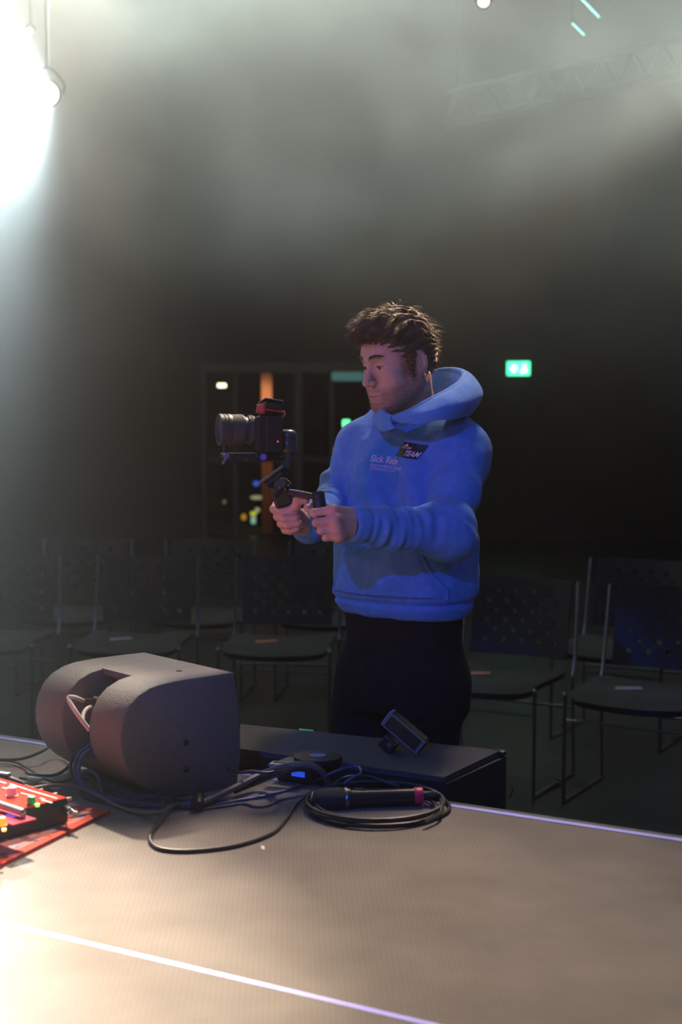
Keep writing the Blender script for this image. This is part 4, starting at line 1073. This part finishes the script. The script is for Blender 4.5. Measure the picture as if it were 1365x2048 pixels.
v, f = polymesh(trouser_fn, bw(0, 0, 0) - np.array([.42, .42, -.05]), bw(0, 0, 1.15) + np.array([.42, .42, .03]), .009)
link('trousers', npmesh('trousers', v, f), M_trouser, person)
for s in (1, -1):
    a_ = legs[s][2]; base = np.array([a_[0], a_[1], 0]); fw = BF
    def shoe(p, base=base, fw=fw):
        d = cap(p, base + [0, 0, .05] - fw * .03, base + [0, 0, .045] + fw * .13, .045, .038)
        d = smin(d, cap(p, base + [0, 0, .06], base + [0, 0, .12], .045, .045), .03)
        return smax(d, .004 - p[:, 2], .004)
    v, f = polymesh(shoe, base - [.25, .25, .02], base + [.25, .25, .22], .006)
    link('shoe', npmesh('shoe', v, f), M_black, person)

# hood: lofted collar lying open round the neck
def W3(px, py, Y): return A3(P(px, py, Y))
rim = [W3(787, 838, 3.235), W3(822, 824, 3.225), W3(860, 803, 3.23), W3(898, 783, 3.27), W3(923, 765, 3.34), W3(929, 748, 3.43), W3(908, 741, 3.52), W3(876, 744, 3.57),
       W3(845, 758, 3.58), W3(812, 780, 3.55), W3(784, 800, 3.48), W3(766, 813, 3.38), W3(770, 830, 3.29), W3(786, 838, 3.245)]
base_ = [W3(806, 846, 3.215), W3(842, 846, 3.19), W3(880, 840, 3.19), W3(918, 836, 3.24), W3(940, 826, 3.34), W3(938, 812, 3.46), W3(912, 800, 3.58), W3(872, 800, 3.64),
         W3(836, 812, 3.64), W3(800, 830, 3.60), W3(772, 840, 3.52), W3(756, 850, 3.40), W3(766, 862, 3.27), W3(792, 858, 3.22)]
mid_ = []
for i, (r_, b_) in enumerate(zip(rim, base_)):
    c_ = np.mean(rim, 0); m_ = (r_ * .5 + b_ * .5); o_ = m_ - c_; o_[2] = 0; o_ = o_ / max(np.linalg.norm(o_), 1e-6)
    back = [0, .2, .5, .8, 1, 1, 1, 1, .9, .6, .4, .2, 0, 0][i]
    mid_.append(m_ + o_ * (.008 + .026 * back) + np.array([0, 0, .006 * back]))
inn = [r_ + (np.mean(rim, 0) - r_) * (.20 if 3 <= i <= 9 else .10) - np.array([0, 0, .028 + .03 * (3 <= i <= 9)]) for i, r_ in enumerate(rim)]
rings = []
for L_ in (inn, rim, mid_, base_): rings.append(spline([Vector(q_) for q_ in L_], 5, closed=False))
nr = len(rings[0]); bm = bmesh.new(); V_ = []
rows = []
for i in range(nr):
    col_ = spline([rings[k][i] for k in range(4)], 6)
    rows.append(col_)
for i in range(nr):
    V_.append([bm.verts.new(q_ + Vector((0, 0, .0022 * math.sin(i * .9) * math.sin(k * .5)))) for k, q_ in enumerate(rows[i])])
for i in range(nr - 1):
    for k in range(len(V_[0]) - 1): bm.faces.new((V_[i][k], V_[i + 1][k], V_[i + 1][k + 1], V_[i][k + 1]))
bmesh.ops.recalc_face_normals(bm, faces=bm.faces)
hd = obj('hood', bm, M_hood, hoodie)
sol = hd.modifiers.new('thick', 'SOLIDIFY'); sol.thickness = .011; sol.offset = 0
sb = hd.modifiers.new('sub', 'SUBSURF'); sb.levels = sb.render_levels = 1
# rim hem and stitched edge
bm = bmesh.new(); tube(bm, [Vector(q_) for q_ in rings[1]], .0085, 10); obj('hood_hem', bm, M_hood, hoodie)

# hair ------------------------------------------------------------
def hair_fn(p):
    q = hl(p); x = np.abs(q[:, 0]); q2 = q.copy(); q2[:, 0] = x
    d = ell(q, (0, -.012, .053), (.085, .100, .094))
    d = smin(d, ell(q, (0, .045, .112), (.060, .056, .036)), .025)          # front crest
    d = smin(d, ell(q, (0, .084, .106), (.050, .026, .022)), .02)           # fringe over the forehead
    d = smin(d, ell(q2, (.056, .040, .080), (.022, .026, .026)), .02)
    d = smin(d, ell(q, (0, -.062, .010), (.068, .042, .066)), .03)
    side_ = cap(q2, (.078, .014, .02), (.076, .016, -.028), .012, .006)     # sideburn
    # clear the face, ears and neck
    cut = smin(ell(q, (0, .122, .004), (.10, .080, .080)), ell(q2, (.088, -.016, -.010), (.026, .024, .034)), .01)
    cut = smin(cut, ell(q2, (.066, .055, -.040), (.05, .042, .07)), .01)
    cut = smin(cut, ell(q, (0, -.02, -.11), (.12, .12, .062)), .01)
    d = smax(d, -cut, .008)
    d = smin(d, side_, .012)
    ang = np.arctan2(q[:, 0], q[:, 2] - .02)
    s = q[:, 1] * 60 + 14 * np.sin(ang * 2.2) + 2.5 * nz(q, 40, .5)
    d = d - .0034 * np.sin(ang * 26 + 2.2 * np.sin(q[:, 1] * 45 + ang * 3)) - .0026 * nz(q, 75, .2) - .0018 * np.sin(s * 1.7 + q[:, 2] * 60)
    return d * HS
v5, f5 = polymesh(hair_fn, HC - .19, HC + .19, .0028)
hair = link('hair', npmesh('hair', v5, f5), M_hair, person)
# loose strands combed over the mass
nv = len(v5); qs = hl(v5.astype(np.float32)).astype(float)
bvh = BVHTree.FromPolygons([Vector(a) for a in v5], [list(map(int, a)) for a in f5])
tri_v, tri_f = [], []
def strand(root, nrm, flow, length, lift, curl, r0_, seg=6):
    global tri_v, tri_f
    pts = []; p_ = root.copy(); d_ = flow.copy(); ph = rng.uniform(0, 6.28)
    side_v = np.cross(flow, nrm)
    for k in range(seg + 1):
        pts.append(p_.copy()); t = k / seg
        dirv = d_ + nrm * lift * (1 - t * 1.6) + side_v * curl * math.sin(ph + t * 4)
        dirv /= np.linalg.norm(dirv); p_ = p_ + dirv * length / seg
    u_ = side_v / max(np.linalg.norm(side_v), 1e-6); w_ = nrm
    b = len(tri_v)
    for k, q_ in enumerate(pts):
        r = r0_ * (1 - .8 * k / seg)
        for a in (0, 2.094, 4.189): tri_v.append(q_ + (u_ * math.cos(a) + w_ * math.sin(a)) * r)
    for k in range(seg):
        for a in range(3):
            i0 = b + k * 3 + a; i1 = b + k * 3 + (a + 1) % 3; tri_f.append((i0, i1, i1 + 3, i0 + 3))
cand = rng.permutation(nv); made = 0
for i in cand:
    q = qs[i]
    if made >= 7500: break
    w_ = Vector(v5[i]); n_ = bvh.find_nearest(w_)[1]
    if n_ is None: continue
    n_ = np.array(n_); nl = HM.T @ n_
    if nl[2] < -.6 or (q[1] > .05 and q[2] < .07): continue
    # flow: from the crown (0,-.05,.13) forward on top, down at the sides and back
    away = np.array([q[0] * 1.3, q[1] + .045, (q[2] - .14) * .9])
    if q[1] > -.02 and q[2] > .05: away = away + np.array([.02, .09, .01])
    fl_ = away - nl * away.dot(nl); fl_ = fl_ / max(np.linalg.norm(fl_), 1e-6); fl_ = HM @ fl_
    long_ = q[2] > .06
    fly = rng.random() < .05
    strand(v5[i] - n_ * .002, n_, fl_, (rng.uniform(.018, .036) if long_ else rng.uniform(.010, .018)) * (1.2 if fly else 1), (.9 if fly else .25) + (.25 if q[1] > .06 else 0), rng.uniform(-.5, .5), .00042 if not fly else .00022)
    made += 1
st = link('strands', npmesh('strands', np.array(tri_v), np.array(tri_f)), M_hair, hair); st['kind'] = 'stuff'
# brows as short hairs
tri_v, tri_f = [], []
hb = BVHTree.FromPolygons([Vector(a) for a in v1], [list(map(int, a)) for a in f1])
for s in (1, -1):
    for k in range(260):
        t = rng.random(); x = s * (.011 + .038 * t); z = .033 + .005 * math.sin(t * PI * .9) + rng.uniform(-.0032, .0032) * (1 - .5 * t)
        o_ = Vector(hw(x, .14, z)); h_ = hb.ray_cast(o_, Vector(-hfwd))
        if h_[0] is None: continue
        n_ = np.array(h_[1]); f_ = HM @ np.array([s * .9, -.2, .35 - .5 * t]); f_ /= np.linalg.norm(f_)
        strand(np.array(h_[0]) - n_ * .0005, n_, f_, .008, .12, .1, .00035, 3)
link('eyebrows', npmesh('eyebrows', np.array(tri_v), np.array(tri_f)), mat('dark_brow_hair', (.06, .035, .02), .6), person)
# eyes: dark slivers under the lids
for s in (1, -1):
    c_ = hw(s * .0315, .0735, .0088)
    bm = bmesh.new(); bmesh.ops.create_uvsphere(bm, u_segments=16, v_segments=12, radius=.0122 * HS, matrix=Matrix.Translation(Vector(c_)))
    obj('eye', bm, mat('eye_white', (.22, .19, .18), .25), person)
    bm = bmesh.new(); dv_ = Vector(hfwd) * .94 + Vector((0, 0, -.34)); dv_.normalize()
    cyl(bm, Vector(c_) + dv_ * .0100, Vector(c_) + dv_ * .0111, .0050, .0046); obj('iris', bm, mat('iris_dark', (.07, .045, .035), .2), person)

# lettering and badge projected onto the chest cloth --------------------------------
def text_mesh(s, size, shear=0.0, bold=0.0, width=1.0):
    cu = bpy.data.curves.new('t', 'FONT'); cu.body = s; cu.size = size; cu.shear = shear; cu.offset = bold; cu.align_x = 'LEFT'; cu.resolution_u = 4
    o_ = bpy.data.objects.new('t', cu); C.objects.link(o_)
    dg = bpy.context.evaluated_depsgraph_get(); me = bpy.data.meshes.new_from_object(o_.evaluated_get(dg))
    bpy.data.objects.remove(o_); bpy.data.curves.remove(cu)
    for v in me.vertices: v.co.x *= width
    return me
chn = Vector(BF); chl = Vector(BL); chu = Vector((0, 0, 1))
def stamp(me, origin, rot, m, nm, par, off=.0012, tl=1.0, sk=0.0):
    bm = bmesh.new(); bm.from_mesh(me)
    bmesh.ops.triangulate(bm, faces=bm.faces)
    bmesh.ops.subdivide_edges(bm, edges=[e for e in bm.edges if e.calc_length() > .008], cuts=2)
    cr_, sr_ = math.cos(rot), math.sin(rot)
    for v in bm.verts:
        x, y = v.co.x + sk * v.co.y, v.co.y
        X, Y_ = x * cr_ - y * sr_, x * sr_ + y * cr_
        o_ = origin + chl * X + chu * Y_ + chn * .25
        h_ = zone_bvh.ray_cast(o_, -chn)
        v.co = (h_[0] + chn * (off + v.co.z)) if h_[0] is not None else origin + chl * X + chu * Y_
    return obj(nm, bm, m, par, smooth=False)
def chest_at(px, py):
    o_ = Vector((0, 0, CAMZ)); r_ = ray(px, py).normalized(); h_ = zone_bvh.ray_cast(o_, r_); return h_[0] if h_[0] is not None else P(px, py, 3.25)
M_print2 = mat('pink_print', (.95, .62, .85), .7)
rot = math.radians(-5)
org = chest_at(741, 922); stamp(text_mesh('Sick Ride', .0210, bold=.0006, width=1.0), org, rot, M_print2, 'chest_print', hoodie)
org = chest_at(739, 932); stamp(text_mesh('Appreciation Squad', .0118, shear=.35, width=.98), org, rot, M_print2, 'chest_print', hoodie)
org = chest_at(739, 939); stamp(text_mesh('INTERNNC.COM', .0092, shear=.2, width=1.0), org, rot, M_print2, 'chest_print', hoodie)
# kangaroo pocket: a sewn-on panel with slanting openings
bm = bmesh.new(); NR, NC = 18, 28; rows_ = []
for r_i in range(NR + 1):
    tz = r_i / NR; z_ = 1.290 - .145 * tz; hw_ = .100 + .050 * max(0, min(1, tz * 1.35 - .12)) ** 1.6; row = []
    for c_i in range(NC + 1):
        s_ = c_i / NC * 2 - 1; l_ = .018 + hw_ * s_
        o_ = Vector(bw(l_, .205, z_)); h_ = zone_bvh.ray_cast(o_, -chn)
        edge = min(1 - abs(s_), tz * .9, (1 - tz) * .9); off_ = .0095 * min(1, edge / .035) ** .6 - .0015
        row.append(bm.verts.new(h_[0] + chn * off_ if h_[0] is not None else Vector(bw(l_, .14, z_))))
    rows_.append(row)
for r_i in range(NR):
    for c_i in range(NC): bm.faces.new((rows_[r_i][c_i], rows_[r_i][c_i + 1], rows_[r_i + 1][c_i + 1], rows_[r_i + 1][c_i]))
bmesh.ops.recalc_face_normals(bm, faces=bm.faces); pts_ = [[v.co + chn * .004 for v in (r[0], r[-1])] for r in rows_]
pk_ = obj('pocket', bm, M_hood, hoodie)
for s_ in (0, 1): obj('pocket_welt', tube(bmesh.new(), [p_[s_] for p_ in pts_], .0035, 8), M_hood, pk_)
def grid_me(w_, h_, nx=10, ny=8):
    bm = bmesh.new(); g_ = [[bm.verts.new((w_ * i / nx, h_ * j / ny, 0)) for j in range(ny + 1)] for i in range(nx + 1)]
    for i in range(nx):
        for j in range(ny): bm.faces.new((g_[i][j], g_[i + 1][j], g_[i + 1][j + 1], g_[i][j + 1]))
    me = bpy.data.meshes.new('g'); bm.to_mesh(me); bm.free(); return me
borg = chest_at(793, 911)
bdg = stamp(grid_me(.062, .034), borg, math.radians(-7), mat('badge_black', (.012, .01, .012), .35), 'badge', hoodie, off=.0022, sk=.40)
bdg['label'] = 'black team badge'
def bstamp(me, x, y, m, nm):
    for v in me.vertices: v.co.x += x; v.co.y += y
    return stamp(me, borg, math.radians(-7), m, nm, hoodie, off=.0034, sk=.40)
bstamp(text_mesh('TEAM', .0165, bold=.0005, width=.88), .024, .0045, mat('badge_lilac', (.72, .62, .85), .6), 'badge_text')
bstamp(text_mesh('SPOT', .0075, bold=.0003, width=.85), .004, .0195, mat('badge_orange', (.95, .35, .05), .6), 'badge_text')
bstamp(text_mesh('ON!', .0075, bold=.0002, width=.85), .0195, .0195, mat('badge_lilac', (.72, .62, .85), .6), 'badge_text')
bm = bmesh.new(); bm.faces.new([bm.verts.new(c_) for c_ in ((.005, .0255, 0), (.019, .0258, 0), (.0165, .0285, 0), (.013, .0318, 0), (.0105, .0285, 0))]); me = bpy.data.meshes.new('g'); bm.to_mesh(me); bm.free()
bstamp(me, 0, 0, mat('badge_lilac', (.72, .62, .85), .6), 'badge_emblem')

# ------------------------------------------------------------------ gimbal, camera, transmitter
YG = 3.12
gy = math.radians(18)
gf = Vector((-math.cos(gy), -math.sin(gy), 0)); gs = Vector((math.sin(gy), -math.cos(gy), 0)); gu = Vector((0, 0, 1))
Rg = Matrix((gf, gs, gu)).transposed()               # local x forward along the lens, y towards us, z up
O = P(520, 860, YG)                                  # lens mount
def G(x, y, z): return O + Rg @ Vector((x, y, z))
vc = empty('video_camera', O); tag(vc, 'black video camera with a long zoom lens pointing left, mounted on the gimbal', 'camera')
bm = bmesh.new(); bx(bm, G(-.021, 0, -.009), (.040, .092, .080), Rg); bx(bm, G(-.02, 0, .033), (.034, .045, .010), Rg); bx(bm, G(.006, .026, -.006), (.022, .030, .070), Rg)
obj('camera_body', bm, M_matte, vc, world=True, bevel=.005)
bm = bmesh.new(); lathe(bm, G(0, 0, 0), G(.092, 0, .001), [(0, .027), (.06, .029), (.16, .029), (.17, .0315), (.30, .0320), (.31, .0290), (.36, .0285), (.40, .0295), (.42, .0330), (.72, .0335), (.74, .0345), (.80, .0345), (.81, .0325), (.84, .0325), (.85, .0345), (.89, .0345), (.90, .0330), (.92, .0345), (1.0, .0345), (1.0, .0300), (.95, .0295)], 40)
lens = obj('lens', bm, mat('lens_barrel', (.05, .048, .045), .42), vc, world=True)
for (s0, s1, r_) in ((.44, .71, .0340), (.19, .29, .0325)):
    bm = bmesh.new(); n_ = 48
    a3, b3 = G(.092 * s0, 0, 0), G(.092 * s1, 0, 0); t_, u_, v_ = frame(a3, b3); rr = []
    for c3, rad in ((a3, r_ - .001), (a3 + t_ * .001, r_), (b3 - t_ * .001, r_), (b3, r_ - .001)):
        rr.append([bm.verts.new(c3 + (u_ * math.cos(2 * PI * i / n_) + v_ * math.sin(2 * PI * i / n_)) * (rad + (.0005 if i % 2 else 0))) for i in range(n_)])
    for k in range(3):
        for i in range(n_): bm.faces.new((rr[k][i], rr[k][(i + 1) % n_], rr[k + 1][(i + 1) % n_], rr[k + 1][i]))
    obj('grip_ring', bm, mat('ring_rubber', (.05, .048, .046), .7), lens, world=True)
M_fg = mat('front_glass', (.03, .03, .05), .25)
bm = bmesh.new(); lathe(bm, G(.0895, 0, 0), G(.0912, 0, 0), [(0, .030), (.5, .0295), (1, .024)], 40); obj('front_glass', bm, M_fg, lens, world=True)
bm = bmesh.new(); bx(bm, G(-.02, 0, .0395), (.02, .02, .004), Rg); obj('accessory_shoe', bm, M_dchrome, vc, world=True, smooth=False)
bm = bmesh.new(); bx(bm, G(.012, 0, .036), (.045, .004, .002), Rg); obj('top_rail', bm, M_dchrome, vc, world=True, smooth=False)
bm = bmesh.new(); cyl(bm, P(556, 883, 3.06), P(556, 883, 3.063), .0016); obj('record_light', bm, mat('record_red', (1, .02, .05), .4, emit=(1, .02, .06), es=4), vc, world=True)
# transmitter
tx = empty('video_transmitter', G(-.03, 0, .06)); tag(tx, 'black wireless transmitter with a red rubber edge clamped on top of the camera', 'transmitter')
Tt = Rg @ Matrix.Rotation(math.radians(-8), 3, 'Y')
bm = bmesh.new(); bx(bm, G(-.022, .01, .052), (.040, .056, .013), Tt); obj('case', bm, M_black, tx, world=True, smooth=False, bevel=.002)
bm = bmesh.new(); bx(bm, G(-.022, .01, .0610), (.042, .060, .003), Tt @ Matrix.Rotation(math.radians(10), 3, 'X')); obj('lid', bm, M_dchrome, tx, world=True, smooth=False, bevel=.001)
bm = bmesh.new(); bx(bm, G(-.027, .02, .0633), (.020, .026, .001), Tt @ Matrix.Rotation(math.radians(10), 3, 'X')); obj('screen', bm, mat('pale_screen', (.3, .38, .42), .2, emit=(.25, .33, .38), es=.35), tx, world=True, smooth=False)
bm = bmesh.new(); bx(bm, G(.000, .01, .046), (.008, .058, .022), Tt); obj('red_bumper', bm, mat('red_rubber', (.42, .01, .03), .5), tx, world=True, smooth=False, bevel=.003)
bm = bmesh.new(); bx(bm, G(-.022, .012, .0425), (.044, .058, .004), Tt); obj('red_base', bm, mat('red_rubber', (.42, .01, .03), .5), tx, world=True, smooth=False, bevel=.001)
bm = bmesh.new(); tube(bm, spline([G(-.046, .03, .042), G(-.048, .032, .034), G(-.043, .034, .029)], 5), .0022); obj('clip_loop', bm, mat('pink_loop', (.6, .2, .18), .5), tx, world=True)
# gimbal
gm = empty('gimbal', P(580, 1000, 3.12)); tag(gm, 'black two-handled camera gimbal held in both hands', 'gimbal')
bm = bmesh.new(); bx(bm, G(.022, 0, -.055), (.125, .045, .010), Rg); bx(bm, G(-.01, 0, -.0635), (.085, .038, .008), Rg)
for k in range(5): bx(bm, G(.07 - k * .02, .024, -.055), (.006, .004, .008), Rg)
obj('mounting_plate', bm, M_black, gm, world=True, smooth=False, bevel=.0015)
bm = bmesh.new(); bx(bm, G(.078, 0, -.042), (.008, .018, .024), Rg); obj('lens_support', bm, M_black, gm, world=True, smooth=False, bevel=.001)
bm = bmesh.new(); cyl(bm, G(.082, .022, -.055), G(.082, .032, -.055), .006); bx(bm, G(.086, .03, -.064), (.004, .003, .020), Rg @ Matrix.Rotation(math.radians(-30), 3, 'Y')); obj('lock_lever', bm, mat('violet_metal', (.3, .28, .6), .3, metal=.6), gm, world=True, smooth=False)
bm = bmesh.new(); cyl(bm, P(527, 914, 3.075), P(527, 914, 3.088), .007); obj('clamp_knob', bm, mat('blue_anodised', (.15, .15, .7), .35, metal=.4), gm, world=True)
m0, m1 = P(576, 903, 3.13), P(576, 859, 3.13)
bm = bmesh.new(); lathe(bm, m0, m1, [(0, .0195), (.06, .0205), (.5, .0205), (.52, .0198), (.56, .0205), (.8, .0200), (.93, .0165), (1, .009)], 32); obj('tilt_motor', bm, mat('satin_black_metal', (.05, .048, .045), .35), gm, world=True)
bm = bmesh.new(); bx(bm, P(556, 886, 3.13), (.045, .03, .035)); obj('motor_bracket', bm, M_black, gm, world=True, smooth=False, bevel=.003)
def barw(a, b, w_, d_, m, nm, bev=.003):
    a, b = Vector(a), Vector(b); z_ = (b - a).normalized(); x_ = Vector((0, 1, 0)).cross(z_).normalized(); y_ = z_.cross(x_)
    R_ = Matrix((x_, y_, z_)).transposed(); bm = bmesh.new(); bx(bm, (a + b) / 2, (w_, d_, (b - a).length), R_); return obj(nm, bm, m, gm, world=True, smooth=False, bevel=bev)
barw(P(574, 900, 3.13), P(572, 942, 3.13), .017, .022, mat('satin_black_metal', (.05, .048, .045), .35), 'arm')
barw(P(573, 936, 3.13), P(560, 958, 3.12), .018, .022, M_black, 'arm')
a, b = P(519, 965, 3.09), P(567, 931, 3.09)
z_ = (b - a).normalized()
barw(a, b, .0055, .045, mat('grey_plate', (.13, .13, .12), .4), 'sloping_plate', .001)
barw(P(530, 969, 3.10), P(564, 945, 3.10), .012, .038, M_black, 'sloping_plate', .002)
bm = bmesh.new(); lathe(bm, P(545, 986, 3.12), P(573, 957, 3.12), [(0, .018), (.1, .020), (.9, .020), (1, .017)], 28); obj('pan_motor', bm, M_black, gm, world=True)
bm = bmesh.new(); lathe(bm, P(560, 966, 3.085), P(561, 966, 3.10), [(0, .011), (.3, .014), (1, .014)], 24); obj('roll_motor', bm, mat('satin_black_metal', (.05, .048, .045), .35), gm, world=True)
barw(P(556, 970, 3.12), P(571, 1010, 3.13), .042, .034, M_black, 'control_body', .006)
bm = bmesh.new(); lathe(bm, P(568, 1002, 3.14), P(581, 1060, 3.155), [(0, .0165), (.1, .0175), (.5, .016), (.9, .0165), (1, .014)], 24); obj('grip', bm, M_black, gm, world=True)
barw(P(578, 984, 3.11), P(636, 994, 3.09), .013, .022, M_black, 'side_arm')
barw(P(586, 981, 3.105), P(612, 985, 3.095), .004, .016, mat('grey_plate', (.13, .13, .12), .4), 'cheese_plate', .001)
bm = bmesh.new(); lathe(bm, P(636, 984, 3.075), P(647, 1068, 3.055), [(0, .012), (.05, .0145), (.5, .0145), (.95, .0145), (1, .012)], 24); obj('side_grip', bm, M_black, gm, world=True)
bm = bmesh.new(); lathe(bm, P(638, 984, 3.08), P(637, 999, 3.08), [(0, .010), (.2, .0135), (.8, .0135), (1, .010)], 24); obj('arm_rosette', bm, M_black, gm, world=True)
for (px, py) in ((559, 976), (571, 979), (577, 970), (563, 957)):
    bm = bmesh.new(); cyl(bm, P(px, py, 3.078), P(px, py, 3.10), .0024); obj('screw_head', bm, M_chrome, gm, world=True)
# wrist band under the left cuff
bm = bmesh.new(); cb = wrL + (elL - wrL) * .02; ax_ = Vector(elL - wrL).normalized(); u_ = ax_.orthogonal().normalized(); v_ = ax_.cross(u_)
tube(bm, [Vector(cb) - ax_ * .004 + (u_ * math.cos(t * PI / 12) + v_ * math.sin(t * PI / 12)) * .030 for t in range(24)], .0035, 8, closed=True)
obj('wrist_strap', bm, M_matte, person)

# ------------------------------------------------------------------ haze
hz = box((-.25, 6.5, RZ / 2), (17.3, 22.8, RZ - .04))
hm = bpy.data.materials.new('stage_haze'); hm.use_nodes = True; nt = hm.node_tree; nt.nodes.clear()
vs = nt.nodes.new('ShaderNodeVolumeScatter'); vs.inputs['Color'].default_value = (1, 1, 1, 1); vs.inputs['Anisotropy'].default_value = .45
# smoke gathers under the ceiling and drifts in soft clouds
tc = nt.nodes.new('ShaderNodeTexCoord'); sx = nt.nodes.new('ShaderNodeSeparateXYZ'); nt.links.new(tc.outputs['Object'], sx.inputs[0])
mr = nt.nodes.new('ShaderNodeMapRange'); mr.interpolation_type = 'SMOOTHSTEP'
mr.inputs[1].default_value = 1.2; mr.inputs[2].default_value = 4.0; mr.inputs[3].default_value = .004; mr.inputs[4].default_value = .028
nt.links.new(sx.outputs['Z'], mr.inputs[0])
no = nt.nodes.new('ShaderNodeTexNoise'); no.inputs['Scale'].default_value = .9; no.inputs['Detail'].default_value = 5; no.inputs['Roughness'].default_value = .55; no.inputs['Distortion'].default_value = .8
nt.links.new(tc.outputs['Object'], no.inputs['Vector'])
m2 = nt.nodes.new('ShaderNodeMapRange'); m2.inputs[1].default_value = .35; m2.inputs[2].default_value = .68; m2.inputs[3].default_value = .25; m2.inputs[4].default_value = 1.8
nt.links.new(no.outputs['Fac'], m2.inputs[0])
mu = nt.nodes.new('ShaderNodeMath'); mu.operation = 'MULTIPLY'; nt.links.new(mr.outputs[0], mu.inputs[0]); nt.links.new(m2.outputs[0], mu.inputs[1])
nt.links.new(mu.outputs[0], vs.inputs['Density'])
ou = nt.nodes.new('ShaderNodeOutputMaterial'); nt.links.new(vs.outputs[0], ou.inputs['Volume'])
ho = obj('haze', hz, hm, smooth=False); tag(ho, 'thin smoke haze filling the hall', 'haze', kind='stuff')

sc.cycles.volume_step_rate = 1.6
sc.cycles.volume_max_steps = 64
